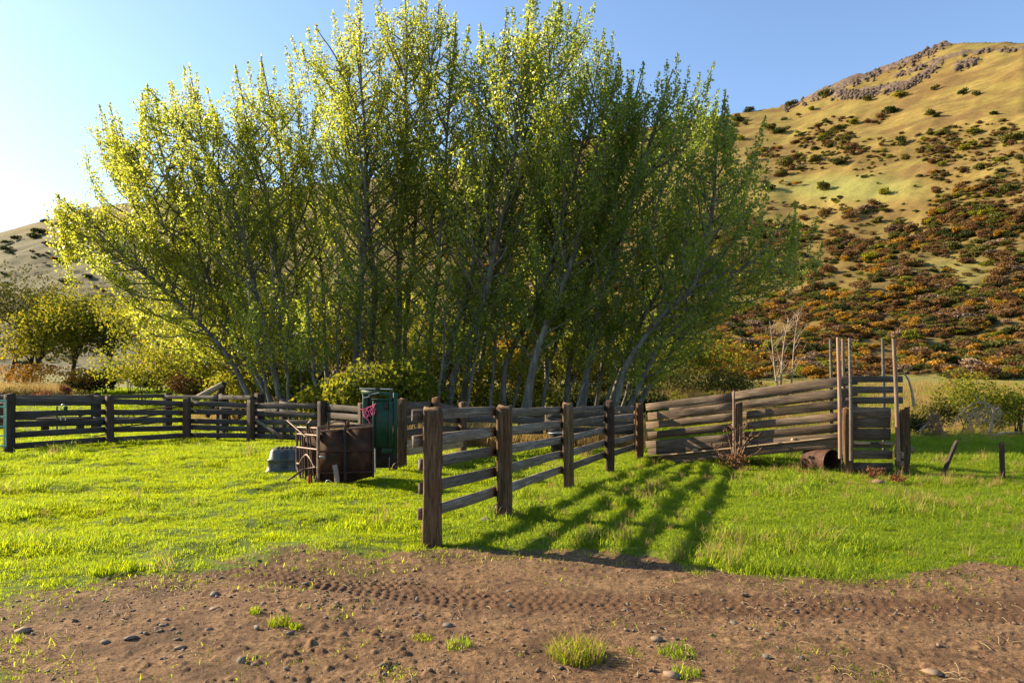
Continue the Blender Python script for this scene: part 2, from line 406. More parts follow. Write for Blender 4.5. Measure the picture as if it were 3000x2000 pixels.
def board(parent, p0, p1, w, t, m, name='rail', jit=.004, seed=0, up=(0, 0, 1), rag=.0):
    """plank from p0 to p1 (centre line), w tall and t thick, eased edges and a slight warp"""
    r = np.random.RandomState(seed+int(abs(p0[0]*131+p0[1]*17+p0[2]*997)*10) % 99991)
    F, L = frame(p0, p1, up)
    n = max(3, int(L/.4)); c = min(.006, t*.2)
    sec = np.array([[-t/2+c, -w/2], [t/2-c, -w/2], [t/2, -w/2+c], [t/2, w/2-c], [t/2-c, w/2], [-t/2+c, w/2], [-t/2, w/2-c], [-t/2, -w/2+c]])
    V = []
    ph = r.rand()*6; amp = jit*1.6
    for k in range(n+1):
        s = k/n
        q = sec+r.uniform(-jit, jit, sec.shape)
        q[:, 0] += amp*math.sin(ph+s*4.2); q[:, 1] += amp*math.cos(ph*1.7+s*3.1)
        x = np.full(8, s*L)
        if k in (0, n): x = x+r.uniform(-1, 1, 8)*(.006+rag)
        V.append(np.column_stack([x, q]))
    V = np.concatenate(V)
    A = []
    for k in range(n):
        for j in range(8):
            a = k*8+j; b_ = k*8+(j+1) % 8
            A.append([a, b_, b_+8, a+8])
    caps = np.array([[7, 6, 5, 4, 3, 2, 1, 0], [n*8+j for j in range(8)]])
    me = mesh_np(name, V, [np.array(A), caps], [m])
    return put(name, me, parent, F)
def post(parent, base, h, w, d, m, rot=0.0, lean=(0, 0), name='post', seed=0, rough=.012, bury=.25, topcut=.02, taper=.96, K=18, n=10):
    r = np.random.RandomState(seed)
    a = np.arange(K)/K*2*math.pi
    sx = np.sign(np.cos(a))*np.abs(np.cos(a))**.28*w/2; sy = np.sign(np.sin(a))*np.abs(np.sin(a))**.28*d/2
    gro = 1-np.abs(r.normal(0, 1, K))*rough*3.6-(r.rand(K) < .2)*rough*5
    V = []
    for k in range(n+1):
        s = k/n; z = -bury+s*(h+bury)
        loc = gro*(1+r.normal(0, rough, K))*(1+rough*1.5*math.sin(s*7+seed))
        tp = 1+(taper-1)*s
        x = sx*loc*tp+lean[0]*z; y = sy*loc*tp+lean[1]*z
        zz = np.full(K, z)
        if k == n: zz = zz+r.uniform(-topcut, topcut*.6, K)+(sx/w)*topcut*1.5; x = (x-lean[0]*z)*.985+lean[0]*z; y = (y-lean[1]*z)*.985+lean[1]*z
        V.append(np.column_stack([x, y, zz]))
    V.append(np.array([[lean[0]*h, lean[1]*h, h-.005]]))
    V = np.concatenate(V); A = []
    for k in range(n):
        for j in range(K):
            A.append([k*K+j, k*K+(j+1) % K, (k+1)*K+(j+1) % K, (k+1)*K+j])
    c = (n+1)*K
    T = [[n*K+j, n*K+(j+1) % K, c] for j in range(K)]
    me = mesh_np(name, V, [np.array(A), np.array(T)], [m])
    return put(name, me, parent, Matrix.Translation(Vector(base)) @ Matrix.Rotation(rot, 4, 'Z'))
def tube_arr(lines, sides=7):
    """lines: list of (points Nx3, radii N) -> verts, quads"""
    VV = []; FF = []; off = 0
    ca = np.cos(np.arange(sides)/sides*2*math.pi); sa = np.sin(np.arange(sides)/sides*2*math.pi)
    for P, R in lines:
        P = np.asarray(P, float); n = len(P); R = np.broadcast_to(np.asarray(R, float), (n,))
        T = np.gradient(P, axis=0); T /= np.maximum(np.linalg.norm(T, axis=1, keepdims=True), 1e-9)
        ref = np.array([0.31, 0.95, 0.05]) if abs(T[0] @ np.array([0.31, 0.95, 0.05])) < .85 else np.array([0.9, 0.1, .4])
        N = np.cross(T, ref); N /= np.maximum(np.linalg.norm(N, axis=1, keepdims=True), 1e-9)
        B = np.cross(T, N)
        V = P[:, None, :]+R[:, None, None]*(ca[None, :, None]*N[:, None, :]+sa[None, :, None]*B[:, None, :])
        VV.append(V.reshape(-1, 3))
        k = np.arange(n-1)[:, None]*sides; j = np.arange(sides)[None, :]; j2 = (j+1) % sides
        F = np.stack([k+j, k+j2, k+sides+j2, k+sides+j], -1).reshape(-1, 4)+off
        FF.append(F)
        FF.append(np.array([[off+i for i in range(4)]]) if False else np.zeros((0, 4), int))
        off += n*sides
    return np.concatenate(VV), np.concatenate(FF)
def tubes(name, lines, m, parent=None, sides=7, loc=None, smooth=True):
    V, F = tube_arr(lines, sides)
    if loc is None: loc = (0, 0, 0) if parent is None else tuple(parent.matrix_basis.translation)
    return put(name, mesh_np(name, V-np.array(loc), F, [m], smooth), parent, Matrix.Translation(Vector(loc)))
def bar(parent, p0, p1, r, m, name='bar', sides=8): return tubes(name, [(np.array([p0, p1], float), r)], m, parent, sides)
def cbox(parent, c, s, m, name, rot=0.0, bev=.01, tilt=(0, 0)):
    """eased box centred at c with size s, turned by rot about z"""
    b = min(bev, min(s)*.3); V = []; hx, hy, hz = s[0]/2, s[1]/2, s[2]/2
    for z, q in ((-hz, b), (-hz+b, 0), (hz-b, 0), (hz, b)):
        for x, y in ((-hx+q, -hy+b+q*0), (-hx+b, -hy+q), (hx-b, -hy+q), (hx-q, -hy+b), (hx-q, hy-b), (hx-b, hy-q), (-hx+b, hy-q), (-hx+q, hy-b)):
            V.append((x, y, z))
    A = [[k*8+j, k*8+(j+1) % 8, k*8+8+(j+1) % 8, k*8+8+j] for k in range(3) for j in range(8)]
    caps = np.array([[7, 6, 5, 4, 3, 2, 1, 0], [24+j for j in range(8)]])
    me = mesh_np(name, np.array(V), [np.array(A), caps], [m])
    return put(name, me, parent, Matrix.Translation(Vector(c)) @ Euler((tilt[0], tilt[1], rot)).to_matrix().to_4x4())
def leaf_arr(P, size, r, flat_up=0.0, elong=.62):
    N = len(P); size = np.broadcast_to(np.asarray(size, float), (N,))[:, None]
    a = r.normal(size=(N, 3)); a /= np.linalg.norm(a, axis=1, keepdims=True)
    c = r.normal(size=(N, 3)); c[:, 2] += flat_up
    b = np.cross(a, c); b /= np.maximum(np.linalg.norm(b, axis=1, keepdims=True), 1e-6)
    V = np.stack([P-a*size*.5, P+b*size*.5*elong-a*size*.08, P+a*size*.55, P-b*size*.5*elong-a*size*.08], 1).reshape(-1, 3)
    return V, np.arange(N*4).reshape(N, 4)
def spline(pts, n):
    """smooth curve through control points"""
    P = np.asarray(pts, float); k = len(P)
    d = np.concatenate([[0], np.cumsum(np.linalg.norm(np.diff(P, axis=0), axis=1))]); d /= d[-1]
    Q = np.vstack([2*P[0]-P[1], P, 2*P[-1]-P[-2]]); out = []
    for t in np.linspace(0, 1, n):
        i = min(np.searchsorted(d, t, 'right')-1, k-2); s = (t-d[i])/max(d[i+1]-d[i], 1e-9)
        p0, p1, p2, p3 = Q[i], Q[i+1], Q[i+2], Q[i+3]
        out.append(.5*((2*p1)+(-p0+p2)*s+(2*p0-5*p1+4*p2-p3)*s*s+(-p0+3*p1-3*p2+p3)*s**3))
    return np.array(out)
def scatter(name, P, rot, scl, idx, protos, label=None, kind='stuff'):
    me = bpy.data.meshes.new(name); n = len(P)
    me.vertices.add(n); me.vertices.foreach_set('co', np.asarray(P, np.float32).ravel())
    for k, a in (('rot', rot), ('scl', scl)):
        at = me.attributes.new(k, 'FLOAT_VECTOR', 'POINT'); at.data.foreach_set('vector', np.asarray(a, np.float32).ravel())
    at = me.attributes.new('pick', 'INT', 'POINT'); at.data.foreach_set('value', np.asarray(idx, np.int32))
    col = bpy.data.collections.new(name+'_pieces')
    for p in protos: col.objects.link(p)
    g = bpy.data.node_groups.new(name, 'GeometryNodeTree')
    g.interface.new_socket('Geometry', in_out='INPUT', socket_type='NodeSocketGeometry')
    g.interface.new_socket('Geometry', in_out='OUTPUT', socket_type='NodeSocketGeometry')
    gi = g.nodes.new('NodeGroupInput'); go = g.nodes.new('NodeGroupOutput')
    ci = g.nodes.new('GeometryNodeCollectionInfo'); ci.inputs['Collection'].default_value = col
    ci.inputs['Separate Children'].default_value = True; ci.inputs['Reset Children'].default_value = True
    ip = g.nodes.new('GeometryNodeInstanceOnPoints'); ip.inputs['Pick Instance'].default_value = True
    def na(k, t):
        a = g.nodes.new('GeometryNodeInputNamedAttribute'); a.data_type = t; a.inputs['Name'].default_value = k
        return a.outputs['Attribute']
    e2r = g.nodes.new('FunctionNodeEulerToRotation')
    g.links.new(na('rot', 'FLOAT_VECTOR'), e2r.inputs[0])
    g.links.new(gi.outputs[0], ip.inputs['Points']); g.links.new(ci.outputs[0], ip.inputs['Instance'])
    g.links.new(e2r.outputs[0], ip.inputs['Rotation']); g.links.new(na('scl', 'FLOAT_VECTOR'), ip.inputs['Scale'])
    g.links.new(na('pick', 'INT'), ip.inputs['Instance Index']); g.links.new(ip.outputs[0], go.inputs[0])
    o = bpy.data.objects.new(name, me); COL.objects.link(o)
    mod = o.modifiers.new('scatter', 'NODES'); mod.node_group = g
    return tag(o, label, None, None, kind)
# ================================================================== THE GROUND
def fan(ys, us):
    Y = np.repeat(ys[:, None], len(us), 1); X = us[None, :]*Y
    n, m = Y.shape
    k = np.arange(n-1)[:, None]*m; j = np.arange(m-1)[None, :]
    F = np.stack([k+j, k+j+1, k+m+j+1, k+m+j], -1).reshape(-1, 4)
    return X.ravel(), Y.ravel(), F
def dry_amount(x, y):
    u = x/np.maximum(y, 1)
    right = sstep(.42, .62, u)*sstep(24, 30, y)
    behind = sstep(29, 33, y)*sstep(-.33, -.2, u)
    bank = sstep(-.60, -.66, u)*sstep(44, 48, y)
    spots = sstep(.15, .5, fbm(x/1.7, y/1.7, 3, 61))*sstep(-.05, .3, u)*.14*sstep(22, 12, y)
    return np.clip(np.maximum(np.maximum(right*.4, behind*.7), np.maximum(bank, spots)), 0, 1)
X, Y, F = fan(np.geomspace(2.4, 9.0, 300), np.linspace(-1.0, 1.0, 860))
Z = ground_h(X, Y)+dirt_detail(X, Y)
me = mesh_np('dirt_track', np.column_stack([X, Y, Z]), F, [M['ground']], True,
             {'lawn': lawn_mask(X, Y), 'track': track(X, Y)[0], 'dry': dry_amount(X, Y)})
tag(put('dirt_track', me), kind='structure')
X, Y, F = fan(np.geomspace(8.85, 64.0, 260), np.linspace(-1.5, 1.5, 420))
Z = ground_h(X, Y)-.006+dirt_detail(X, Y)*sstep(10, 9, Y)
me = mesh_np('pasture', np.column_stack([X, Y, Z]), F, [M['ground']], True, {'lawn': np.ones(len(X)), 'track': np.zeros(len(X)), 'dry': dry_amount(X, Y)})
tag(put('pasture', me), kind='structure')
gx = np.linspace(-900, 900, 41)
XX, YY = np.meshgrid(gx, gx); n = 41
k = np.arange(n-1)[:, None]*n; j = np.arange(n-1)[None, :]
F = np.stack([k+j, k+j+1, k+n+j+1, k+n+j], -1).reshape(-1, 4)
me = mesh_np('ground', np.column_stack([XX.ravel(), YY.ravel(), np.full(n*n, -.45)]), F, [M['ground']], True,
             {'lawn': np.full(n*n, .5), 'track': np.zeros(n*n), 'dry': np.full(n*n, .3)})
tag(put('ground', me), kind='structure')

# hills
X, Y, F = fan(np.concatenate([np.linspace(61.5, 66, 6), np.geomspace(68, 760, 300)]), np.linspace(-1.55, 1.75, 520))
Z = ground_h(X, Y)-.03
PXv = 1500+2000*X/Y; PYv = 1150-2000*(Z-EYE)/Y
def ppoly(px, py, pts, w):
    """closeness (0..1) of photo positions to a polyline, used to lay rock bands on the slope"""
    d = np.full(px.shape, 1e9)
    for (x0, y0), (x1, y1) in zip(pts[:-1], pts[1:]):
        dx, dy = x1-x0, y1-y0; t = np.clip(((px-x0)*dx+(py-y0)*dy)/(dx*dx+dy*dy), 0, 1)
        d = np.minimum(d, np.hypot(px-x0-t*dx, (py-y0-t*dy)))
    return sstep(w, w*.3, d)
ROCKB = [([(2300,312),(2400,275),(2500,238),(2620,192),(2700,158),(2770,130)], 17),
         ([(2430,280),(2520,275),(2590,262),(2650,252),(2697,228),(2748,192)], 14),
         ([(2700,222),(2760,185),(2830,158),(2920,145),(3100,150)], 7),
         ([(2800,195),(2830,186),(2865,180)], 12), ([(2620,225),(2700,196),(2760,172)], 7)]
rock = np.zeros(len(X))
for pl, w in ROCKB: rock = np.maximum(rock, ppoly(PXv, PYv, pl, w))
rock *= (Y > 150)
Z = Z+rock*(1.6*np.abs(fbm(X/7, Y/7, 3, 88))+1.2*np.floor(2.5*vnoise(X/9, Y/9, 89)))
def scrub_amount(px, py):
    a = sstep(590, 720, py)*.95
    a = np.maximum(a, .85*sstep(335, 400, py)*sstep(515, 470, py)*sstep(.30, .55, vnoise(px/150, py/38, 71))*sstep(3050, 2750, px))
    a = np.maximum(a, .7*sstep(470, 540, py)*sstep(2640, 2760, px)+.35*sstep(585, 620, py)*sstep(2250, 2400, px))
    a = np.maximum(a, .3*sstep(380, 440, py)*sstep(.35, .6, vnoise(px/90, py/25, 72)))
    meadow = np.exp(-(((px-2480)/210)**2+((py-552)/38)**2)**2)
    a = a*(1-meadow)
    a = a*(1-.85*np.exp(-((px-2800)/110)**2-((py-790)/45)**2))
    a = np.where(px < 1300, np.maximum(.9*np.exp(-(((px-190)/130)**2+((py-735)/48)**2)), .3*sstep(780, 850, py)), a)
    return a
scr = scrub_amount(PXv, PYv)
tag(put('hill', mesh_np('hill', np.column_stack([X, Y, Z]), F, [M['hill']], True, {'rock': rock, 'scrub': scr, 'left_shade': .92*sstep(1000, 600, PXv)*(.35+.65*sstep(660, 720, PYv+.0*PXv)), 'meadow': np.exp(-(((PXv-2480)/230)**2+((PYv-552)/40)**2)**2)+.6*np.exp(-((PXv-2800)/110)**2-((PYv-790)/45)**2)+.8*sstep(1085, 1105, PYv)})), kind='structure')

# rocks of the outcrops on the hill: broken blocks along each band
def rock_arr(r, s, flatz=.7):
    import itertools
    ph = (1+5**.5)/2
    v = np.array([(-1, ph, 0), (1, ph, 0), (-1, -ph, 0), (1, -ph, 0), (0, -1, ph), (0, 1, ph), (0, -1, -ph), (0, 1, -ph), (ph, 0, -1), (ph, 0, 1), (-ph, 0, -1), (-ph, 0, 1)], float)
    v /= np.linalg.norm(v[0]); v *= r.uniform(.62, 1.25, (12, 1)); v *= np.array([r.uniform(.8, 1.35), r.uniform(.7, 1.1), flatz*r.uniform(.8, 1.2)])*s
    a = r.uniform(0, 6.3); c, q = math.cos(a), math.sin(a)
    v = v @ np.array([[c, q, 0], [-q, c, 0], [0, 0, 1]])
    f = np.array([(0, 11, 5), (0, 5, 1), (0, 1, 7), (0, 7, 10), (0, 10, 11), (1, 5, 9), (5, 11, 4), (11, 10, 2), (10, 7, 6), (7, 1, 8), (3, 9, 4), (3, 4, 2), (3, 2, 6), (3, 6, 8), (3, 8, 9), (4, 9, 5), (2, 4, 11), (6, 2, 10), (8, 6, 7), (9, 8, 1)])
    return v, f
r = np.random.RandomState(5)
VV = []; FF = []; off = 0
for (pl, w), num in zip(ROCKB, (1100, 900, 200, 130, 130)):
    P = np.array(pl, float); seg = np.linalg.norm(np.diff(P, axis=0), axis=1); cs = np.concatenate([[0], np.cumsum(seg)])
    s = r.uniform(0, cs[-1], num); px = np.interp(s, cs, P[:, 0]); py = np.interp(s, cs, P[:, 1])+r.normal(0, w*.42, num)+4
    hx, hy, ok = hit(px, py, 120, 640, 600)
    hz_ = ground_h(hx, hy)
    for x, y, o_, sx, z_ in zip(hx, hy, ok, s, hz_):
        if not o_ or vnoise(np.array([sx/22]), np.array([w*3.1]), 4)[0] < .25: continue
        v, f = rock_arr(r, r.uniform(.45, 1.35)*r.uniform(.7, 1.4), 1.1)
        VV.append(v+np.array([x, y, z_+.1])); FF.append(f+off); off += 12
tag(put('rock_outcrop', mesh_np('rock_outcrop', np.concatenate(VV), np.concatenate(FF), [M['rock']])), 'broken brown rock ledges running along the crest of the right hill', None, None, 'structure')

# ================================================================== GRASS
def clump_obj(name, m, nb, R, hmin, hmax, w, seed, curl=.5, flat=0.0):
    r = np.random.RandomState(seed); V = []; Q = []; T = []; tint = []
    for k in range(nb):
        a = r.uniform(0, 6.283); rr = R*math.sqrt(r.rand()); b = np.array([rr*math.cos(a), rr*math.sin(a), -.02])
        h = r.uniform(hmin, hmax); th = r.uniform(0, 6.283); d = np.array([math.cos(th), math.sin(th), 0]); sd = np.array([-d[1], d[0], 0])
        c = curl*r.uniform(.3, 1.3)+flat
        ww = w*r.uniform(.7, 1.2); o = len(V)
        p1 = b+d*h*.22*c+np.array([0, 0, h*.5]); p2 = b+d*h*.75*c+np.array([0, 0, h*(1-.28*c)])
        V += [b-sd*ww/2, b+sd*ww/2, p1+sd*ww*.42, p1-sd*ww*.42, p2]
        Q.append([o, o+1, o+2, o+3]); T.append([o+3, o+2, o+4])
        t = np.clip(r.normal(.5, .2), 0, 1); tint += [t*.75, t*.75, t, t, min(1, t*1.1)]
    me = mesh_np(name, np.array(V), [np.array(Q), np.array(T)], [m], False, {'tint': tint})
    return bpy.data.objects.new(name, me)
gp = [clump_obj('grass_clump_a%d' % k, M['grass'], 60, .13, .025, .085, .0065, 100+k, .85) for k in range(4)]
gp += [clump_obj('grass_clump_b%d' % k, M['grassd'], 60, .14, .04, .12, .006, 110+k, .9) for k in range(4)]
gp += [clump_obj('grass_clump_c%d' % k, M['drygrass'], 20, .10, .10, .30, .006, 120+k, .5) for k in range(2)]
gp += [clump_obj('grass_clump_d%d' % k, M['grass'], 12, .12, .015, .05, .008, 130+k, .9, .2) for k in range(2)]
r = np.random.RandomState(11)
def sample_pts(y0, y1, dens, umax=.95, p=1.0):
    """points in the fan of view; density per square metre is dens(y)"""
    ys = np.linspace(y0, y1, 400); wgt = dens(ys)*2*umax*ys; tot = np.trapezoid(wgt, ys) if hasattr(np, 'trapezoid') else np.trapz(wgt, ys)
    c = np.cumsum(wgt); c = c/c[-1]; n = int(tot)
    y = np.interp(r.rand(n), c, ys); x = r.uniform(-umax, umax, n)*y
    return x, y
x, y = sample_pts(3.2, 62, lambda t: np.where(t < 9, 190, np.where(t < 22, 190*9/t, 190*9/22*(22/t)**1.9)), .98)
lm = lawn_mask(x, y)
keep = r.rand(len(x)) < np.where(y < 9.5, lm**1.45, 1)
# bare earth under the trees, worn patches
u = x/y
keep &= r.rand(len(x)) > .55*sstep(31, 35, y)*sstep(-.38, -.25, u)*sstep(.3, .2, u)
worn = sstep(.25, .6, fbm(x/3.1, y/2.2, 3, 64))*sstep(-.2, -.5, u)*sstep(14, 9, y)
keep &= r.rand(len(x)) > .8*worn
x, y, lm, u = x[keep], y[keep], lm[keep], u[keep]
n = len(x)
longg = np.clip(sstep(-.16, .02, u)*sstep(30, 20, y)*.9+.3*sstep(.1, .5, fbm(x/2.2, y/2.2, 3, 65)), 0, 1)
left = sstep(-.02, -.2, u)
tall = sstep(.0, .55, fbm(x/.9, y/.9, 3, 66))
s = (.6+.85*tall)*(1+.028*np.clip(y-9, 0, 40))*r.uniform(.75, 1.3, n)
s *= np.where(y < 9.5, .45+.55*lm, 1)
nearfence = np.exp(-((u-(-.62+.055*(y-20)))/.06)**2)*0
isb = r.rand(n) < np.clip(.06+.55*sstep(.05, .45, fbm(x/1.1, y/.8, 3, 63))+.6*longg, 0, .9)
isc = r.rand(n) < 1*.003+.008*longg+.5*dry_amount(x, y)
idx = np.where(isc, r.randint(8, 10, n), np.where(isb, r.randint(4, 8, n), r.randint(0, 4, n)))
sz = s*np.where(isb, r.uniform(.7, 1.15, n), 1)
# grass left long along the foot of the left fence and round posts
scl = np.column_stack([s, s, sz])
rot = np.column_stack([r.normal(0, .16, n), r.normal(0, .16, n), r.uniform(0, 6.283, n)])
P = np.column_stack([x, y, ground_h(x, y)+dirt_detail(x, y)*(y < 9)])
scatter('grass', P, rot, scl, idx, gp, 'bright green grass covering the yard and pasture')
# sparse flattened blades on the bare fringe
x, y = sample_pts(3.4, 8.6, lambda t: np.full_like(t, 150.0), .95)
lm = lawn_mask(x, y)
lm2 = lawn_mask(x, y+.55)*sstep(1.0, -.5, x)+.5*lawn_mask(x, y+.2)
pr = np.clip(1.0*sstep(-.04, .42, np.maximum(lm, .6*lm2)+.34*fbm(x*1.5, y*2.2, 3, 67)), 0, 1)*(1-lm*.5)+.35*sstep(.32, .6, fbm(x*.8, y*1.2, 4, 68))+.01
pr *= 1-.85*track(x, y)[0]
k = r.rand(len(x)) < pr; x, y = x[k], y[k]; n = len(x)
s = r.uniform(.5, 1.3, n)
scatter('sparse_grass', np.column_stack([x, y, ground_h(x, y)+dirt_detail(x, y)]), np.column_stack([r.normal(0, .2, n), r.normal(0, .2, n), r.uniform(0, 6.28, n)]),
        np.column_stack([s, s, s*r.uniform(.6, 1.2, n)]), r.choice([0, 0, 1, 2, 3], n), [clump_obj('sparse_clump_a%d' % q, M['grass'], 9, .09, .02, .07, .006, 140+q, 1.0, .2) for q in range(3)]+[clump_obj('sparse_clump_b', M['drygrass'], 4, .1, .02, .06, .004, 150, 1.3, .5)], 'thin scattered grass on the bare edge of the dirt')
# tall dry grass behind the corral and on the bank at the left
tp = [clump_obj('tall_grass_a%d' % q, M['drygrass'], 40, .3, .45, 1.0, .016, 160+q, .35) for q in range(3)]
pts = []
for (xa, xb, ya, yb, num) in ((980, 1480, 21.5, 25.5, 650), (1480, 1900, 21, 24, 170), (-200, 185, 45.5, 50, 900), (560, 900, 33, 36, 200), (2640, 3200, 32, 40, 260)):
    yy = r.uniform(ya, yb, num); xx = (r.uniform(xa, xb, num)-1500)/2000*yy
    pts.append(np.column_stack([xx, yy, ground_h(xx, yy)]))
P = np.concatenate(pts); n = len(P); s = r.uniform(.6, 1.15, n)
s[P[:, 1] > 44] *= 1.25; s[-260:] *= .5; s[-460:-260] *= .6
scatter('tall_dry_grass', P, np.column_stack([r.normal(0, .12, n), r.normal(0, .12, n), r.uniform(0, 6.28, n)]), np.column_stack([s, s, s]), r.randint(0, 3, n), tp, 'tall tan dry grass standing beyond the corral rails')

# gravel in the dirt
def pebble_obj(name, m, seed):
    rr = np.random.RandomState(seed); v, f = rock_arr(rr, 1.0, .42)
    return bpy.data.objects.new(name, mesh_np(name, v, f, [m]))
x, y = sample_pts(3.2, 8.0, lambda t: np.full_like(t, 150.0), .95)
k = r.rand(len(x)) < (1-lawn_mask(x, y))*(.25+.9*sstep(-.1, .5, fbm(x*.7, y*.9, 3, 69))); x, y = x[k], y[k]; n = len(x)
s = np.clip(.005+.0055*r.exponential(1, n), 0, .026)
scatter('gravel', np.column_stack([x, y, ground_h(x, y)+dirt_detail(x, y)+s*.15]), np.column_stack([r.normal(0, .3, n), r.normal(0, .3, n), r.uniform(0, 6.28, n)]),
        np.column_stack([s, s, s]), r.randint(0, 5, n), [pebble_obj('pebble_a%d' % q, M['stone'], 200+q) for q in range(1)]+[pebble_obj('pebble_b%d' % q, M['clod'], 210+q) for q in range(4)], 'loose gravel strewn over the bare dirt')

# bits of straw lying on the dirt
x, y = sample_pts(3.3, 7.6, lambda t: np.full_like(t, 26.0), .95)
k = r.rand(len(x)) < (1-.7*lawn_mask(x, y))*(.2+.9*sstep(-.1, .5, fbm(x*.9, y*1.1, 3, 95))); x, y = x[k], y[k]; n = len(x)
def straw_obj(name, seed):
    rr = np.random.RandomState(seed); L = []
    for q in range(3):
        a = rr.uniform(0, 6.28); l = rr.uniform(.03, .11); o_ = rr.normal(0, .05, 2)
        p = np.array([[o_[0]+l*t*math.cos(a+.15*t), o_[1]+l*t*math.sin(a+.15*t), .004+.012*math.sin(3*t)] for t in np.linspace(0, 1, 5)]); L.append((p, .0022))
    V, F = tube_arr(L, 3)
    return bpy.data.objects.new(name, mesh_np(name, V, F, [M['straw']]))
s = r.uniform(.6, 1.4, n)
scatter('straw_litter', np.column_stack([x, y, ground_h(x, y)+dirt_detail(x, y)]), np.column_stack([r.normal(0, .1, n), r.normal(0, .1, n), r.uniform(0, 6.28, n)]), np.column_stack([s, s, s]), r.randint(0, 3, n), [straw_obj('straw_%d' % q, 700+q) for q in range(3)], 'loose bits of pale straw lying on the dirt')
# ================================================================== TREES
def norm(v): return v/np.maximum(np.linalg.norm(v, axis=-1, keepdims=True), 1e-9)
def poplar(label, path, Yd, r0, nleaf, seed, t0=.26, spread=1.0, hue=0.0, dY=0.0, name='poplar_tree', group='poplars in the grove behind the corral'):
    r = np.random.RandomState(seed)
    k = len(path)
    dep = Yd+np.linspace(0, 1, k)**1.3*dY
    C = np.array([[PX(px, d), d, PZ(py, d)] for (px, py), d in zip(path, dep)])
    C[0, 2] = gh(C[0, 0], C[0, 1])-.15
    C = spline(C, 30)
    C[3:-2, :2] += np.cumsum(r.normal(0, .035, (25, 2)), axis=0)*np.sin(np.linspace(0, math.pi, 25))[:, None]
    seg = np.linalg.norm(np.diff(C, axis=0), axis=1); L = seg.sum(); ct = np.concatenate([[0], np.cumsum(seg)])/L
    def at(t): return np.array([np.interp(t, ct, C[:, q]) for q in range(3)])
    def tan(t): return norm(at(min(1, t+.03))-at(max(0, t-.03)))
    lines = [(C, r0*(1-ct)**.8*.93+.014)]
    leafP = []; UP = np.array([0, 0, 1.0])
    nb = int(L*3.7)
    ga = r.uniform(0, 6.28)
    for b in range(nb):
        t = t0+(1-t0)*((b+.5)/nb)**.92*.975; ga += 2.4+r.normal(0, .35)
        p = at(t); tg = tan(t)
        s1 = norm(np.cross(tg, [.2, 1, .1])); s2 = np.cross(tg, s1)
        rad = s1*math.cos(ga)+s2*math.sin(ga)
        lb = (L*.27*(1-t)**.8+.9)*r.uniform(.65, 1.25)*spread
        if t < .34: lb *= .62
        d = norm(tg*.5+rad*1.0+UP*.08); n = max(4, int(lb/.32)); pts = [p]
        for q in range(n):
            d = norm(d+UP*((.08+.14*t)*(.4+q/n))+r.normal(0, .07, 3)); pts.append(pts[-1]+d*lb/n)
        pts = np.array(pts)
        rb = min(.05, .011+.0105*lb)*(1.0 if t > .3 else .8)
        lines.append((pts, rb*(1-np.linspace(0, 1, len(pts)))**.7+.004))
        # twigs
        nt_ = max(4, int(lb*6.6*r.choice([.35, .8, 1, 1.25])))
        for w in range(nt_):
            s = .22+.78*r.rand()**.8; f = s*(len(pts)-1); i = min(int(f), len(pts)-2); q = pts[i]+(pts[i+1]-pts[i])*(f-i)
            dd = norm(norm(pts[i+1]-pts[i])*.5+norm(r.normal(0, 1, 3))*.7+UP*(.2+.6*t))
            lt = r.uniform(.35, 1.05)*(.5+.3*lb*(1-s)+.35*t)
            m = max(3, int(lt/.045))
            tt = np.linspace(.1, 1, m)[:, None]
            tw = q+dd*lt*tt+UP*(lt*.18)*tt**2
            leafP.append(tw+r.normal(0, .07, tw.shape))
            if r.rand() < .08: lines.append((np.vstack([q, q+dd*lt*.5+UP*lt*.045, q+dd*lt+UP*lt*.18]), np.array([.008, .005, .003])))
        if t > .42:      # the branch ends in an upright whip
            ls = r.uniform(.6, 1.9)*(.5+.6*t); dw = norm(d*.45+UP*.9+r.normal(0, .1, 3)); m = int(ls/.028); tt = np.linspace(0, 1, m)[:, None]
            leafP.append(pts[-1]+dw*ls*tt+UP*.2*ls*tt**2+r.normal(0, 1, (m, 3))*(.095*(1-tt*.75)+.015))
            lines.append((np.vstack([pts[-1], pts[-1]+dw*ls*.5+UP*.05*ls, pts[-1]+dw*ls+UP*.2*ls]), np.array([.01, .007, .003])))
        m = int(lb/.045); tt = r.uniform(.3, 1, m)*(len(pts)-1); i = np.minimum(tt.astype(int), len(pts)-2); fr = (tt-i)[:, None]
        leafP.append(pts[i]*(1-fr)+pts[i+1]*fr+r.normal(0, .09, (m, 3)))
    # upright leader shoots at the top of the crown
    for w in range(14):
        t = r.uniform(.80, 1.0); p = at(t)+norm(r.normal(0, 1, 3))*np.array([1, 1, .2])*(1-t)*1.2
        d = norm(tan(t)*.7+UP*.75+r.normal(0, .13, 3)); ls = r.uniform(1.0, 2.5); m = int(ls/.03)
        tt = np.linspace(0, 1, m)[:, None]
        leafP.append(p+d*ls*tt+UP*.25*ls*tt**2+r.normal(0, 1, (m, 3))*(.095*(1-tt*.75)+.015))
        lines.append((np.vstack([p, p+d*ls*.5+UP*.06*ls, p+d*ls+UP*.25*ls]), np.array([.014, .009, .004])))
    LP = np.concatenate(leafP); tip = C[-1]
    lat = np.hypot(LP[:, 0]-tip[0], LP[:, 1]-tip[1])
    tz = max(.15, float(tan(.88)[2]))**2
    env = lambda Q: tip[2]+.6-2.0*tz-.66*tz*np.maximum(0, np.hypot(Q[:, 0]-tip[0], Q[:, 1]-tip[1])-.22)+.9*fbm(Q[:, 0]*1.3, Q[:, 1]*1.3, 2, seed % 40)
    LP = LP[LP[:, 2] < env(LP)]
    cut = []
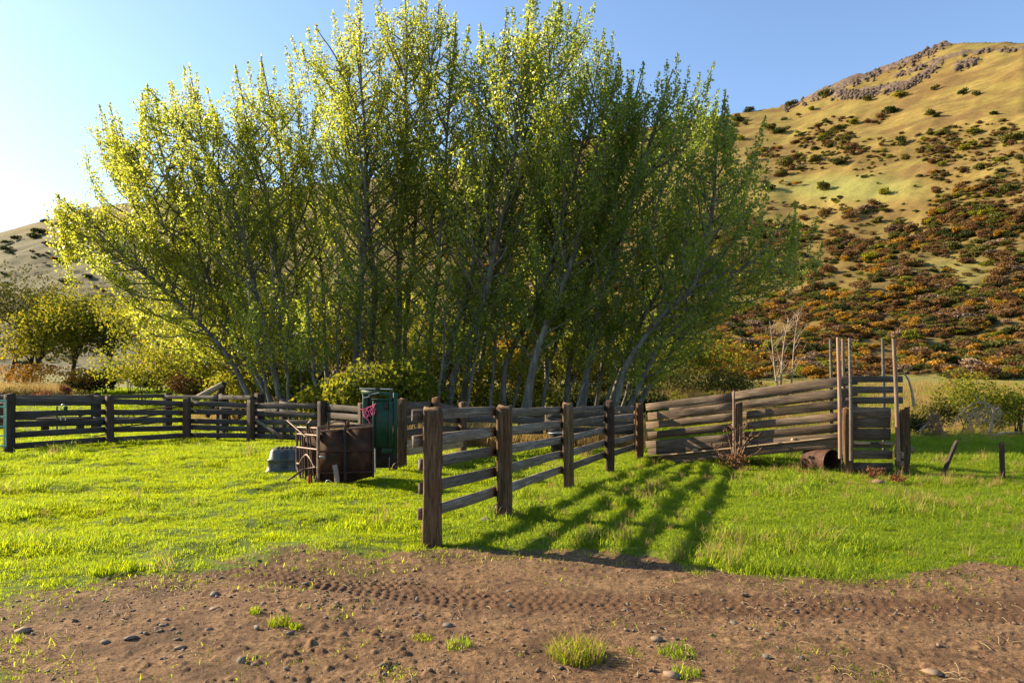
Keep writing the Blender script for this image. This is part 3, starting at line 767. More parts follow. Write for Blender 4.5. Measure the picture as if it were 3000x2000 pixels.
    for Pq, Rq in lines:
        Pq = np.asarray(Pq); ok = np.logical_and.accumulate(Pq[:, 2] < env(Pq)-.15) if len(cut) else np.ones(len(Pq), bool)
        if ok.sum() >= 2: cut.append((Pq[ok], np.broadcast_to(Rq, (len(Pq),))[ok]))
    lines = cut
    wl = []
    for w in range(7):
        an = r.uniform(0, 6.283); rho = 1.9*tz*r.rand()**.8 if w else 0; ls = r.uniform(1.5, 2.9)
        top = np.array([tip[0]+rho*math.cos(an), tip[1]+rho*math.sin(an), tip[2]+.15-.5*rho-1.0*r.rand()*(w > 0)])
        base = top-np.array([.16*math.cos(an)*rho+.1*(tip[0]-C[-5][0]), .16*math.sin(an)*rho, 1.0])*ls
        m = int(ls/.0125); tt = r.rand(m)**1.1; tt = tt[:, None]
        wl.append(base+(top-base)*tt+np.array([0, 0, -.0])+r.normal(0, 1, (m, 3))*(.15*(1-tt)**.8+.015))
        if r0 > .07 and tz > .4: lines.append((np.vstack([base, (base+top)/2, top]), np.array([.012, .008, .003])))
    wl = np.concatenate(wl) if r0 > .07 and tz > .4 else np.zeros((0, 3))
    nleaf = int(nleaf*(.88 if seed < 310 else 1.0))
    if len(LP) > nleaf: LP = LP[r.permutation(len(LP))[:nleaf]]
    LP = np.concatenate([LP, wl])
    root = thing(name, tuple(C[0]), label, 'tree', group)
    tubes('trunk', lines[:1], M['bark'], root, 10)
    tubes('limb', lines[1:], M['bark'], root, 5)['kind'] = 'stuff'
    n = len(LP)
    V, F = leaf_arr(LP, r.uniform(.06, .13, n), r, .3, .8)
    tint = np.clip(r.normal(.42+hue, .15, n)+.12*fbm(LP[:, 0]*.9, LP[:, 2]*.9, 2, seed % 50), 0, 1)
    tint[r.rand(n) < .025] = .97
    put('crown', mesh_np('crown', V-C[0], F, [M['poplar']], False, {'tint': np.repeat(tint, 4)}), root, Matrix.Translation(Vector(C[0])))
    return root
G = 'poplar '
# control points are the tree's foot, bends and tip as the photo shows them; Yd is its distance
POP = [
 ('low poplar of the left fringe, its crown reaching nearest the left edge', [(748,1186),(640,1020),(480,850),(300,680),(165,575)], 36.5, .15, 12000, 1.15, .17),
 ('poplar filling the left flank of the grove above the low leaners', [(775,1188),(650,980),(520,800),(400,580),(322,310)], 37.5, .16, 13000, 1.15, .16),
 ('poplar with a feathery crown at the left shoulder of the grove', [(800,1188),(700,1010),(600,780),(490,480),(415,280)], 36.2, .16, 13000, 1.1, .15),
 ('leftmost poplar of the grove, bent low over the pasture', [(756,1186),(665,1040),(520,880),(330,720),(190,590)], 34.5, .17, 12000, 1.0, .16),
 ('slender poplar second from the left, leaning steeply left', [(812,1190),(730,1060),(645,940),(500,690),(335,345)], 35.5, .17, 12000, 1.0, .14),
 ('thick pale poplar in the left clump, sweeping up and left', [(832,1190),(800,1060),(757,898),(700,700),(600,460),(430,255)], 34.0, .24, 14000, 1.0, .13),
 ('thin poplar just behind the thick one in the left clump', [(850,1188),(790,1070),(752,1000),(700,850),(620,560),(555,195)], 37.0, .17, 12000, 1.0, .1),
 ('straight slender poplar right of the left clump, leaning slightly left', [(885,1188),(868,1080),(815,735),(775,560),(690,200)], 36.0, .18, 12000, .95, .08),
 ('dark stemmed poplar leaning gently left beside the tallest trees', [(915,1188),(892,1100),(870,780),(850,590),(765,170)], 38.5, .18, 12000, .95, .06),
 ('thin poplar at the left shoulder of the tallest crown', [(965,1188),(950,1000),(930,700),(850,190)], 39.0, .17, 12000, .9, .08),
 ('tall bright yellow green poplar with a bare pale upper trunk', [(1018,1188),(1050,960),(1062,800),(1062,560),(1010,230),(925,80)], 34.0, .21, 14000, 1.05, .17),
 ('very tall poplar in the centre left, its tip above the picture', [(1062,1190),(1095,950),(1098,760),(1080,380),(1045,-20)], 36.0, .22, 14000, 1.0, .12),
 ('tall poplar with a smooth grey stem behind the green headgate', [(1150,1190),(1170,950),(1162,770),(1180,380),(1190,-70)], 37.5, .24, 14000, 1.0, .06),
 ('forked poplar right of the green headgate', [(1188,1190),(1185,990),(1202,800),(1250,460),(1290,-40)], 39.0, .19, 13000, .95, .03),
 ('slim poplar between the headgate and the first big right leaners', [(1240,1188),(1262,985),(1275,870),(1300,560),(1335,70)], 36.5, .17, 11000, .95, .02),
 ('poplar leaning right behind the near corner post', [(1272,1190),(1310,1060),(1345,930),(1390,760),(1440,480),(1485,30)], 35.0, .21, 13000, 1.0, -.02),
 ('stout poplar with a pale lower stem leaning right behind the second fence post', [(1302,1192),(1335,1080),(1398,930),(1440,800),(1500,480),(1560,-50)], 34.5, .24, 14000, 1.0, -.02),
 ('upright poplar with an ash grey stem in the middle of the right clump', [(1345,1190),(1375,1050),(1420,900),(1500,600),(1590,300),(1645,-30)], 37.0, .2, 13000, 1.0, -.03),
 ('poplar behind the third fence post, thin and leaning right', [(1388,1190),(1408,1076),(1470,850),(1570,500),(1700,30)], 38.5, .19, 13000, 1.0, -.05),
 ('crooked poplar with a bent white trunk right of centre', [(1476,1190),(1480,1070),(1540,953),(1590,850),(1680,560),(1770,95)], 36.0, .2, 13000, 1.0, -.06),
 ('biggest right leaning poplar, its pale trunk bare for half its height', [(1518,1194),(1562,1080),(1604,961),(1651,868),(1695,770),(1755,500),(1812,165)], 33.5, .25, 14000, 1.0, -.07),
 ('short straight poplar hidden among the right leaners', [(1604,1194),(1602,1068),(1612,910),(1650,700),(1740,400)], 40.0, .17, 11000, 1.0, -.06),
 ('whitish poplar with dark knots leaning right behind the fourth post', [(1655,1192),(1668,1080),(1694,961),(1760,700),(1885,190)], 37.0, .19, 13000, 1.0, -.08),
 ('tall speckled poplar leaning right over the loading chute fence', [(1694,1194),(1724,1068),(1750,920),(1791,780),(1850,560),(1985,165)], 34.5, .23, 14000, 1.0, -.09),
 ('dark thin poplar behind the speckled leaning one', [(1738,1190),(1762,1080),(1798,950),(1880,700),(2050,220)], 39.0, .17, 12000, 1.0, -.09),
 ('long grey poplar slanting far right above the ramp', [(1784,1184),(1825,1089),(1882,990),(1946,905),(2010,835),(2060,650),(2125,275)], 34.0, .22, 14000, 1.0, -.1),
 ('lowest poplar at the right, arching out over the ramp rails', [(1802,1192),(1890,1089),(1952,990),(2090,860),(2230,740),(2330,600)], 35.0, .19, 13000, 1.0, -.11),
 ('rightmost poplar with drooping dark lower boughs', [(1830,1190),(1930,1080),(2050,930),(2200,830),(2360,760)], 37.5, .17, 12000, 1.0, -.11),
 ('poplar whose crown fills the right flank below the highest tips', [(1760,1188),(1850,1010),(1960,800),(2080,620),(2190,480)], 38.0, .18, 13000, 1.05, -.1),
]
for k, (lab, path, Yd, r0, nl, sp, hue) in enumerate(POP):
    fk = .86-.09*min(1, max(0, (path[0][0]-750)/750))
    poplar(lab, path, Yd*fk, r0*.66, nl, 300+k, .14 if k < 5 or k > 25 else .2, sp, hue, dY=rng.uniform(-1.2, 1.6))

# thin young stems among the trunks
r = np.random.RandomState(77)
for k in range(20):
    px = 790+k*53+r.uniform(-20, 20); ln = (px-1080)/700
    yt = r.uniform(640, 900); q = px+ln*r.uniform(120, 260)
    poplar(['slim poplar sapling leaning left among the trunks', 'slim upright poplar sapling among the middle trunks', 'slim poplar sapling leaning right among the trunks'][0 if px < 980 else 1 if px < 1250 else 2],
           [(px, 1190), (px+(q-px)*.4, 1190-(1190-yt)*.45), (q, yt)], r.uniform(26, 30.5), r.uniform(.045, .085), 1500, 800+k, .35, .55, .05, 0, 'poplar_sapling', ['saplings leaning left', 'upright saplings', 'saplings leaning right'][0 if px < 980 else 1 if px < 1250 else 2])

# ------------------------------------------------------------------ bushes and round trees
def crown_arr(r, W, D, H, n, lumps=14, leaf=.12, hollow=.55, z0=.0):
    """leaves spread through many uneven clumps"""
    c = []; R = []
    for k in range(lumps):
        a = r.uniform(0, 6.283); e = r.uniform(-.35, 1); q = r.uniform(.35, .8)
        c.append([math.cos(a)*q*W/2*math.sqrt(1-min(1, abs(e))**2*.6), math.sin(a)*q*D/2, z0+H*(.5+.36*e)]); R.append(r.uniform(.16, .34))
    c = np.array(c); R = np.array(R)
    i = r.choice(lumps, n, p=R**2/np.sum(R**2)); d = norm(r.normal(0, 1, (n, 3))); q = (hollow+(1-hollow)*r.rand(n)**.6)
    q = np.where(r.rand(n) < .12, q*1.35, q)
    P = c[i]+d*q[:, None]*R[i][:, None]*np.array([W, D, H])*np.array([1, 1, .8])
    P[:, 2] = np.maximum(P[:, 2], z0+.02*H*r.rand(n))
    V, F = leaf_arr(P, r.uniform(.7, 1.3, n)*leaf, r, .2, .7)
    lt = np.clip(r.normal(.45, .16, n)+r.uniform(-.2, .2, lumps)[i], 0, 1)
    return V, F, np.repeat(lt, 4), c
def stems_arr(r, c, H, num=7, rad=.03, base=.15):
    lines = []
    for k in range(min(num, len(c))):
        b = np.array([r.normal(0, base), r.normal(0, base), -.1]); m = (b+c[k])/2+np.array([0, 0, .1*H])+r.normal(0, .05*H, 3)
        P = spline([b, m, c[k]], 7); lines.append((P, np.linspace(rad, rad*.25, 7)))
    return tube_arr(lines, 5)
def bush(name, x, y, Wd, D, H, m, label, n, seed, leaf=.12, lumps=14, cat='bush', group=None, stem='darkbark', z0=.0, nst=7, rad=.03, dz=0):
    r = np.random.RandomState(seed); z = gh(x, y)+dz
    root = thing(name, (x, y, z), label, cat, group)
    V, F, t, c = crown_arr(r, Wd, D, H, n, lumps, leaf, .5, z0)
    T = Matrix.Translation((x, y, z))
    put('foliage', mesh_np('foliage', V, F, [M[m]], False, {'tint': t}), root, T)
    sv, sf = stems_arr(r, c, H, nst, rad)
    put('stem', mesh_np('stem', sv, sf, [M[stem]], True), root, T)
    return root
def pbush(name, px, pyb, wpx, hpx, Yd, m, label, n, seed, **kw):
    x = PX(px, Yd); H = hpx/2000*Yd; Wd = wpx/2000*Yd
    dz = PZ(pyb, Yd)-gh(x, Yd)
    return bush(name, x, Yd, Wd, Wd*.75, H, m, label, n, seed, dz=min(0, max(dz, -.6)) if abs(dz) < .7 else 0, **kw)
US = 'shrubs growing in and behind the poplar grove'
for a in [
 ('yellow_bush', 1105, 1175, 330, 235, 24.3, 'bush', 'bright yellow green leafy bush rising behind the green headgate', 7500),
 ('yellow_bush', 860, 1165, 150, 190, 29.0, 'bush', 'loose yellow green bush at the foot of the left clump of trunks', 1300),
 ('yellow_bush', 1250, 1150, 170, 170, 27.5, 'bush', 'loose yellow green bush between the headgate and the corner post', 1400),
 ('yellow_bush', 1420, 1120, 150, 200, 29.5, 'bush', 'loose leafy bush among the middle right trunks', 1300),
 ('yellow_bush', 1575, 1130, 160, 170, 29.0, 'bush', 'loose leafy bush among the big right leaning trunks', 1300),
 ('yellow_bush', 690, 1130, 170, 190, 32.0, 'bush', 'yellow bush under the sweeping left stems', 1500),
 ('yellow_bush', 945, 1165, 170, 150, 25.0, 'bush', 'low yellow green bush in front of the poplar stems left of the headgate', 2000),
 ('yellow_bush', 470, 1125, 420, 330, 47.0, 'bush', 'tall spreading yellow green bush at the back left of the grove', 5200),
 ('yellow_bush', 760, 1120, 340, 330, 50.0, 'bush', 'tall yellow green bush seen between the left stems', 4600),
 ('yellow_bush', 1080, 1110, 330, 300, 52.0, 'bush', 'tall yellow green bush seen between the tallest trunks', 4200),
 ('orange_bush', 1290, 1110, 260, 260, 56.0, 'bush', 'yellowing bush behind the corner post in the grove shade', 3000),
 ('dark_bush', 1620, 1120, 330, 300, 57.0, 'olive', 'tall olive bush at the back of the right leaners', 4200),
 ('dark_bush', 1850, 1120, 320, 240, 54.0, 'olive', 'tall olive bush behind the slanting grey poplar', 4000),
 ('yellow_bush', 420, 1120, 330, 210, 40.0, 'bush', 'broad yellow leaved bush under the leftmost leaning poplar', 4200),
 ('yellow_bush', 620, 1120, 260, 230, 41.0, 'bush', 'yellow leaved bush between the two left leaning poplars', 3600),
 ('brown_bush', 560, 1115, 130, 110, 39.0, 'rusty', 'bare brownish bush among the yellow leaves at the left', 1500),
 ('yellow_bush', 2010, 1150, 300, 230, 46.0, 'bush', 'big yellow bush lit up beyond the chute ramp', 4600),
 ('orange_bush', 2150, 1150, 170, 150, 49.0, 'orange', 'orange tinged bush right of the big yellow one beyond the ramp', 1800),
 ('dark_bush', 1930, 1185, 330, 120, 42.0, 'olive', 'low olive bush just behind the lower end of the ramp', 3000),
 ('dark_bush', 2110, 1180, 230, 90, 44.0, 'olive', 'low olive bush behind the middle of the ramp', 2200),
 ('orange_bush', 1690, 1130, 220, 180, 52.0, 'orange', 'golden bush showing between the right leaning poplar stems', 2400),
 ('orange_bush', 1500, 1130, 220, 190, 54.0, 'orange', 'golden bush showing between the middle poplar stems', 2400),
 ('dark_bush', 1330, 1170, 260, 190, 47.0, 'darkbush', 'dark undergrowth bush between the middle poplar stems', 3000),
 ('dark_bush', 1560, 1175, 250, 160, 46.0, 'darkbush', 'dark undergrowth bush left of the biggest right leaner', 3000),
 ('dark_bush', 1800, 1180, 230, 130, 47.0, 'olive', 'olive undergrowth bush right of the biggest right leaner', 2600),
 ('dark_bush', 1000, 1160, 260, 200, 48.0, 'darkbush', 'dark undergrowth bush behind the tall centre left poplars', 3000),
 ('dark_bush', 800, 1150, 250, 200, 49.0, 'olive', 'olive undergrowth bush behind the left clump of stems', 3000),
 ('yellow_bush', 1420, 1060, 300, 260, 58.0, 'bush', 'tall yellow green bush far behind the middle of the grove', 3400),
 ('yellow_bush', 900, 1050, 320, 260, 57.0, 'bush', 'tall yellow green bush far behind the left of the grove', 3400),
 ('red_bush', 1130, 860, 70, 70, 60.0, 'rusty', 'small red brown bush seen high between the centre trunks', 700),
]:
    k = a[1]*7+a[2]
    pbush(*a[:8], a[8], k, group=US, leaf=.15 if a[5] < 45 else .2)
# undergrowth closing the view behind the trunks
r = np.random.RandomState(88)
for k in range(17):
    px = 690+k*76+r.uniform(-25, 25)
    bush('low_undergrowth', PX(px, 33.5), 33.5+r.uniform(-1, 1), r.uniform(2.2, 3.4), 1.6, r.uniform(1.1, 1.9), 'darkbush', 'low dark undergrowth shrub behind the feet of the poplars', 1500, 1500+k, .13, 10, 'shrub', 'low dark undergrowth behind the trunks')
for k in range(15):
    px = 640+k*88+r.uniform(-30, 30); m = ['bush', 'olive', 'bush', 'bush', 'orange', 'olive'][k % 6] if px > 1250 else ['bush', 'bush', 'olive'][k % 3]
    lb_ = {'bush': 'yellow green shrub closing the gap behind the poplar trunks', 'olive': 'olive green shrub closing the gap behind the poplar trunks', 'orange': 'golden shrub closing the gap behind the poplar trunks'}[m]
    bush('tall_undergrowth', PX(px, 39), 39+r.uniform(-2, 2), r.uniform(3.4, 5), 3, r.uniform(3.2, 5.2), m, lb_, 2800, 1600+k, .15, 14, 'shrub', {'bush': 'yellow green shrubs behind the trunks', 'olive': 'olive shrubs behind the trunks', 'orange': 'golden shrubs behind the trunks'}[m])
# bramble hedge at the far side of the left pasture
r = np.random.RandomState(3)
for k, px in enumerate([235, 310, 385, 455, 530, 600, 670, 735]):
    pbush('bramble_bush', px, 1138+(k % 2)*4, 130, 62+12*(k % 3), 52+k % 2, 'darkbush',
          'dark bramble in the hedge row across the left pasture', 1300, 900+k, leaf=.17, group='brambles in the far hedge row', lumps=10)
# dark orchard-like trees at the far left
def round_tree(px, pyb, Yd, wpx, ytop, lean, label, n, seed, m='darkbush', rt=.2, name='dark_tree', group='dark trees at the left edge', hue=None):
    r = np.random.RandomState(seed); x = PX(px, Yd); z = gh(x, Yd); H = PZ(ytop, Yd)-z; Wd = wpx/2000*Yd
    root = thing(name, (x, Yd, z), label, 'tree', group); T = Matrix.Translation((x, Yd, z))
    V, F, t, c = crown_arr(r, Wd, Wd*.8, H*.8, n, 20, .2, .45, H*.2); V = V+np.array([lean, 0, 0])
    put('crown', mesh_np('crown', V, F, [M[m]], False, {'tint': t}), root, T)
    P = spline([(0, 0, -.2), (lean*.4, 0, H*.2), (lean*.85, 0, H*.42), (lean, 0, H*.62)], 12)
    lines = [(P, np.linspace(rt, rt*.45, 12))]
    for q in range(9): lines.append((spline([P[5+q % 6], (P[5+q % 6]+c[q]+[lean, 0, 0])/2+[0, 0, .3], c[q]+[lean, 0, 0]], 6), np.linspace(rt*.45, .02, 6)))
    put('trunk', mesh_np('trunk', *tube_arr(lines, 7), [M['darkbark']], True), root, T)
round_tree(20, 1110, 56, 330, 800, 1.2, 'dark round crowned tree cut off by the left edge', 8000, 41, 'olive')
round_tree(45, 1112, 52, 240, 905, 2.2, 'small dark tree with a slanting trunk near the left edge', 5000, 42, 'bush')
round_tree(205, 1110, 55, 280, 850, .6, 'mid green tree with an upright dark trunk left of the grove', 7000, 43, 'bush')
round_tree(330, 1112, 57, 230, 860, -.4, 'greyish green tree half hidden by the leftmost poplar', 5000, 44, 'olive')
pbush('orange_bush', 95, 1112, 200, 95, 51, 'orange', 'orange yellow bush under the slanting tree at the left edge', 1500, 51, leaf=.17)
pbush('orange_bush', 255, 1112, 150, 80, 52, 'orange', 'orange yellow bush under the mid green tree at the left', 1200, 52, leaf=.17)
pbush('red_weed', 192, 1140, 32, 52, 45, 'redweed', 'dry red brown weed standing at the end of the grassy bank', 500, 53, leaf=.1, cat='weed', lumps=8, rad=.012)
pbush('red_weed', 118, 1142, 60, 30, 44, 'redweed', 'spreading reddish weed at the foot of the grassy bank', 500, 54, leaf=.1, cat='weed', lumps=8, rad=.012)
pbush('dark_bush', 60, 1132, 130, 40, 46.5, 'olive', 'grey green bush low in front of the grassy bank', 900, 55, leaf=.14)

# ------------------------------------------------------------------ right thicket
RT = 'bushes in the thicket right of the chute'
for a in [
 ('leafy_bush', 2830, 1265, 185, 185, 29.0, 'bush', 'tallest yellow green bush in the thicket right of the chute', 3400),
 ('leafy_bush', 2930, 1230, 140, 110, 31.0, 'bush', 'small green bush behind the tangled grey branches', 1500),
 ('leafy_bush', 2985, 1275, 140, 140, 28.5, 'bush', 'green bush at the right edge beside the fallen branch', 1900),
 ('leafy_bush', 2740, 1250, 120, 105, 29.5, 'olive', 'olive bush behind the brown heap of dead twigs', 1500),
 ('leafy_bush', 2685, 1265, 85, 70, 28.0, 'darkbush', 'dark low bush close to the right chute post', 1100),
 ('leafy_bush', 2890, 1275, 150, 80, 28.2, 'bush', 'yellow bush under the arching grey branches', 1500),
]:
    pbush(*a[:8], a[8], a[1]*3, group=RT, leaf=.1)
def deadwood_thing(name, label, cat, lines, m='deadwood', part='branch', sides=6):
    root = thing(name, tuple(np.asarray(lines[0][0][0], float)), label, cat)
    for P, rr in lines: tubes(part, [(P, rr)], M[m], root, sides)
    return root
def pl(pts, Yd, dy=0): return np.array([[PX(a, Yd), Yd+dy*i, PZ(b, Yd)] for i, (a, b) in enumerate(pts)])
Yd = 27.3
lines = [(spline(pl([(2897,1276),(2903,1245),(2911,1205),(2905,1192),(2890,1181),(2870,1178),(2850,1183),(2832,1195)], Yd), 22), np.linspace(.07, .016, 22)),
         (spline(pl([(2832,1195),(2812,1212),(2800,1230)], Yd), 8), np.linspace(.03, .012, 8)),
         (spline(pl([(2911,1205),(2925,1195),(2938,1215)], Yd), 8), np.linspace(.03, .008, 8)),
         (spline(pl([(2870,1178),(2858,1160),(2856,1150)], Yd), 8), np.linspace(.025, .008, 8)),
         (spline(pl([(2884,1179),(2884,1165),(2880,1152)], Yd), 8), np.linspace(.02, .008, 8))]
for k in range(64):
    a = r.uniform(2800, 2935); b = r.uniform(1185, 1235); 
    lines.append((spline(pl([(a, b), (a+r.normal(0, 22), b+r.uniform(-6, 20)), (a+r.normal(0, 42), b+r.uniform(5, 60))], Yd+r.normal(0, .5)), 6), np.linspace(.012, .004, 6)))
root = thing('dead_branch', tuple(lines[0][0][0]), 'arching bare grey dead branch with tangled twigs in the right thicket', 'dead branch')
tubes('limb', lines[:1], M['deadwood'], root, 8)
for l in lines[1:5]: tubes('limb', [l], M['deadwood'], root, 6)
o = tubes('twig', lines[5:], M['deadwood'], root, 4); o['kind'] = 'stuff'
lines = []
for k in range(120):
    a = r.normal(2738, 16); b = 1277-r.rand()*75*math.exp(-((a-2738)/22)**2)
    lines.append((spline(pl([(a, b), (a+r.normal(0, 8), b-r.uniform(2, 16)), (a+r.normal(0, 15), b+r.uniform(-8, 14))], Yd+r.normal(0, .35)), 6), np.linspace(.016, .005, 6)))
root = thing('brush_pile', (PX(2738, Yd), Yd, gh(PX(2738, Yd), Yd)), 'brown heap of tangled dead twigs right of the chute', 'brush pile')
o = tubes('twig', lines, M['thistle'], root, 4); o['kind'] = 'stuff'
tubes('branch', [(pl([(2694,1262),(2706,1250),(2720,1238)], Yd-.4), np.array([.05, .04, .03]))], M['deadwood'], root, 6)
deadwood_thing('fallen_branch', 'pale fallen branch lying at the foot of the right thicket', 'branch', [(spline(pl([(2905,1277),(2940,1268),(2990,1265)], 27), 8), np.linspace(.05, .02, 8)), (pl([(2950,1270),(2945,1262),(2935,1258)], 27), np.array([.02, .015, .01]))])
deadwood_thing('dead_sapling', 'crooked bare sapling rising just right of the chute panels', 'dead sapling', [(spline(pl([(2677,1190),(2673,1155),(2664,1120),(2656,1103),(2646,1090),(2649,1080)], 24), 16), np.linspace(.05, .022, 16))])
# bare pale saplings behind the ramp
for lab, pts, Yd, r0, sd in [('bare whitish sapling left of the pair behind the ramp', [(2283,1165),(2270,1080),(2262,1000),(2255,940)], 46, .085, 1),
                         ('bare whitish sapling forking in two behind the ramp', [(2288,1165),(2290,1080),(2298,1000),(2312,930)], 47, .085, 2),
                         ('single bare sapling standing right of the other two behind the ramp', [(2317,1155),(2322,1080),(2328,1000),(2340,910)], 48, .075, 3)]:
    rr = np.random.RandomState(sd); C = spline(pl(pts, Yd), 16); lines = [(C, np.linspace(r0, .02, 16))]
    for k in range(16):
        i = rr.randint(4, 15); d = norm(np.array([rr.normal(0, 1), rr.normal(0, 1), .9])); l = rr.uniform(.5, 1.7)
        lines.append((spline([C[i], C[i]+d*l*.5+[0, 0, .05], C[i]+d*l+[0, 0, .25*l]], 6), np.linspace(.022, .006, 6)))
    root = thing('bare_sapling', tuple(C[0]), lab, 'tree', 'bare saplings behind the ramp')
    tubes('trunk', lines[:1], M['deadwood'], root, 7); tubes('limb', lines[1:], M['deadwood'], root, 4)['kind'] = 'stuff'

# ------------------------------------------------------------------ hillside shrubs
def shrub_mesh(name, m, seed, n=640, leaf=.25, lumps=11, H=.75):
    rr = np.random.RandomState(seed); V, F, t, c = crown_arr(rr, 1.0*2, 1.0*2, H*2, n, lumps, leaf, .5)
    return mesh_np(name, V, F, [M[m]], False, {'tint': t})
SH = {m: [shrub_mesh('shrub', m, 600+10*i+q) for q in range(3)] for i, m in enumerate(['rusty', 'olive', 'orange', 'darkbush', 'greytwig', 'bush'])}
def add_shrub(px, py, size, m, label, group, q, name='hill_shrub', cat='shrub'):
    QUEUE.append((px, py, size, m, label, group, q, name, cat))
QUEUE = []
def plant_all():
    hx, hy, ok = hit([q[0] for q in QUEUE], [q[1] for q in QUEUE], 55, 640, 600)
    for x, y, k_, q in zip(hx, hy, ok, QUEUE):
        if k_: plant(x, y, *q)
def plant(x, y, px, py, size, m, label, group, q, name, cat):
    s = size*random.uniform(.6, .95)*(.5+.0045*y)
    o = put(name, SH[m][q % 3], None, Matrix.Translation((x, y, gh(x, y)-.15*s)) @ Matrix.Rotation(random.uniform(0, 6.28), 4, 'Z') @ Matrix.Diagonal((s*random.uniform(.9, 1.5), s, s*random.uniform(.7, 1.1), 1)))
    return tag(o, label, cat, group)
# lone shrubs of the open upper slope
UP1 = [(2200,322),(2190,330),(2318,315),(2378,327),(2420,290),(2608,338),(2540,300),(2640,285),(2740,265),(2820,280),(2860,282),(2170,412),(2255,385),(2290,390),(2340,462),(2215,460),(2410,560),(2250,560),(2300,490),(2500,370),(2720,342),(2745,345),(2640,425),(2830,440),(2870,500),(2930,508),(2760,400),(2850,395),(2205,470),(2460,485),(2290,520),(2590,575),(2960,420),(2910,340),(2985,470),(2150,520),(2130,480),(2160,360)]
for k, (a, b) in enumerate(UP1):
    add_shrub(a, b, random.uniform(1.3, 2.2), ['olive', 'darkbush', 'olive', 'bush'][k % 4], ['rounded olive shrub standing alone on the golden upper slope', 'dark shrub standing alone on the golden upper slope', 'rounded olive shrub standing alone on the golden upper slope', 'bright green shrub standing alone on the golden upper slope'][k % 4],
              ['olive shrubs on the upper slope', 'dark shrubs on the upper slope', 'olive shrubs on the upper slope', 'green shrubs on the upper slope'][k % 4], k)
r = np.random.RandomState(23)
# golden shrubs along the hill foot
for k in range(56):
    a = 2180+k*17+r.uniform(-14, 14); b = 1110-r.uniform(0, 58)-(6 if a > 2700 else 0)
    m = ['orange', 'orange', 'rusty', 'greytwig', 'orange', 'olive'][r.randint(6)]
    add_shrub(a, b, r.uniform(.9, 1.6), m, {'orange': 'golden orange shrub in the row along the foot of the hill', 'rusty': 'rust brown shrub in the row along the foot of the hill', 'greytwig': 'leafless grey shrub in the row along the foot of the hill', 'olive': 'olive green shrub in the row along the foot of the hill'}[m], {'orange': 'golden shrubs at the hill foot', 'rusty': 'rust shrubs at the hill foot', 'greytwig': 'grey shrubs at the hill foot', 'olive': 'olive shrubs at the hill foot'}[m], k)
# far left hill: a dark patch and dots
for k, (a, b) in enumerate([(45,705),(95,702),(60,648),(130,655),(20,735),(15,660),(110,690),(310,668),(250,655),(180,672)]):
    add_shrub(a, b, random.uniform(1.4, 2.2), 'darkbush', 'small dark shrub dotting the open left hill', 'dark shrubs on the left hill', k)
plant_all()
# the dense scrub of the slope, one mass
px = r.uniform(1150, 3350, 40000); py = 330+(1112-330)*r.rand(40000)
px2 = r.uniform(-300, 620, 2200); py2 = r.uniform(660, 1090, 2200)
px = np.concatenate([px, px2]); py = np.concatenate([py, py2])
a = scrub_amount(px, py)
k = r.rand(len(px)) < a*(.10+.6*sstep(.30, .66, vnoise(px/95, py/40, 73)))*np.where(py > 700, 1.0, .95)
px, py = px[k], py[k]
hx, hy, ok = hit(px, py, 58, 600, 600); hx, hy, px, py = hx[ok], hy[ok], px[ok], py[ok]; n = len(hx)
s = np.clip(.28+.2*r.exponential(1, n), 0, 1.0)*(.5+.0072*hy)*np.where(py < 620, .72, 1)
zone = fbm(px/130, py/60, 3, 74)+r.normal(0, .45, n)
low = sstep(760, 1000, py)
ki = np.where(zone < -.55, 1, np.where(zone < -.1, 0, np.where(zone < .02, 4, np.where(r.rand(n) < .10+.5*low, 2, np.where(r.rand(n) < .5, 0, 1)))))
ki = np.where((r.rand(n) < .10), 3, ki); ki = np.where((r.rand(n) < .09), 5, ki); ki = np.where((px < 700) & (r.rand(n) < .75), 3, ki)
proto = []
for i, m in enumerate(['rusty', 'olive', 'orange', 'darkbush', 'greytwig', 'bush']):
    for q in range(3): proto.append(bpy.data.objects.new('scrub_%02d' % (i*3+q), SH[m][q]))
scatter('hillside_scrub', np.column_stack([hx, hy, ground_h(hx, hy)-.15*s]), np.column_stack([r.normal(0, .1, n), r.normal(0, .1, n), r.uniform(0, 6.28, n)]),
        np.column_stack([s*r.uniform(.9, 1.6, n), s, s*r.uniform(.6, 1.0, n)]), ki*3+r.randint(0, 3, n), proto, 'dense rust, gold and olive scrub covering the lower hillside')
print('scrub', n)
# ================================================================== FENCES
FG = 'weathered plank corral fences'
def V3(x, y, z): return Vector((x, y, z))
# ---- near fence: corner post by the dirt, running back to the foot of the chute
NP = [flat(1266, 1597), flat(1478, 1515), flat(1666, 1430), flat(1788, 1379), flat(1874, 1347)]
fence = thing('plank_fence', (*NP[0], 0), 'heavy post and plank fence running back from the dirt to the foot of the ramp', 'fence', FG)
NH = [1.57, 1.56, 1.56, 1.57, 1.46]; NW = [.255, .235, .225, .21, .2]
ndir = (Vector(NP[4])-Vector(NP[0])).normalized(); nleft = Vector((-ndir.y, ndir.x)); nrot = math.atan2(ndir.y, ndir.x)
for k, (p, h, w) in enumerate(zip(NP, NH, NW)):
    post(fence, (*p, gh(*p)), h-gh(*p), w, w*.95, M['post' if k in (0, 1, 2, 4) else 'postd'], nrot+[.5, .35, .3, .2, .4][k], ((.012, -.005), (.0, .0), (-.012, .01), (-.01, 0), (0, 0))[k], seed=20+k, rough=.03 if k == 0 else .014, n=16 if k == 0 else 10, K=22)
RZ = [1.50, 1.20, .925, .64, .355]
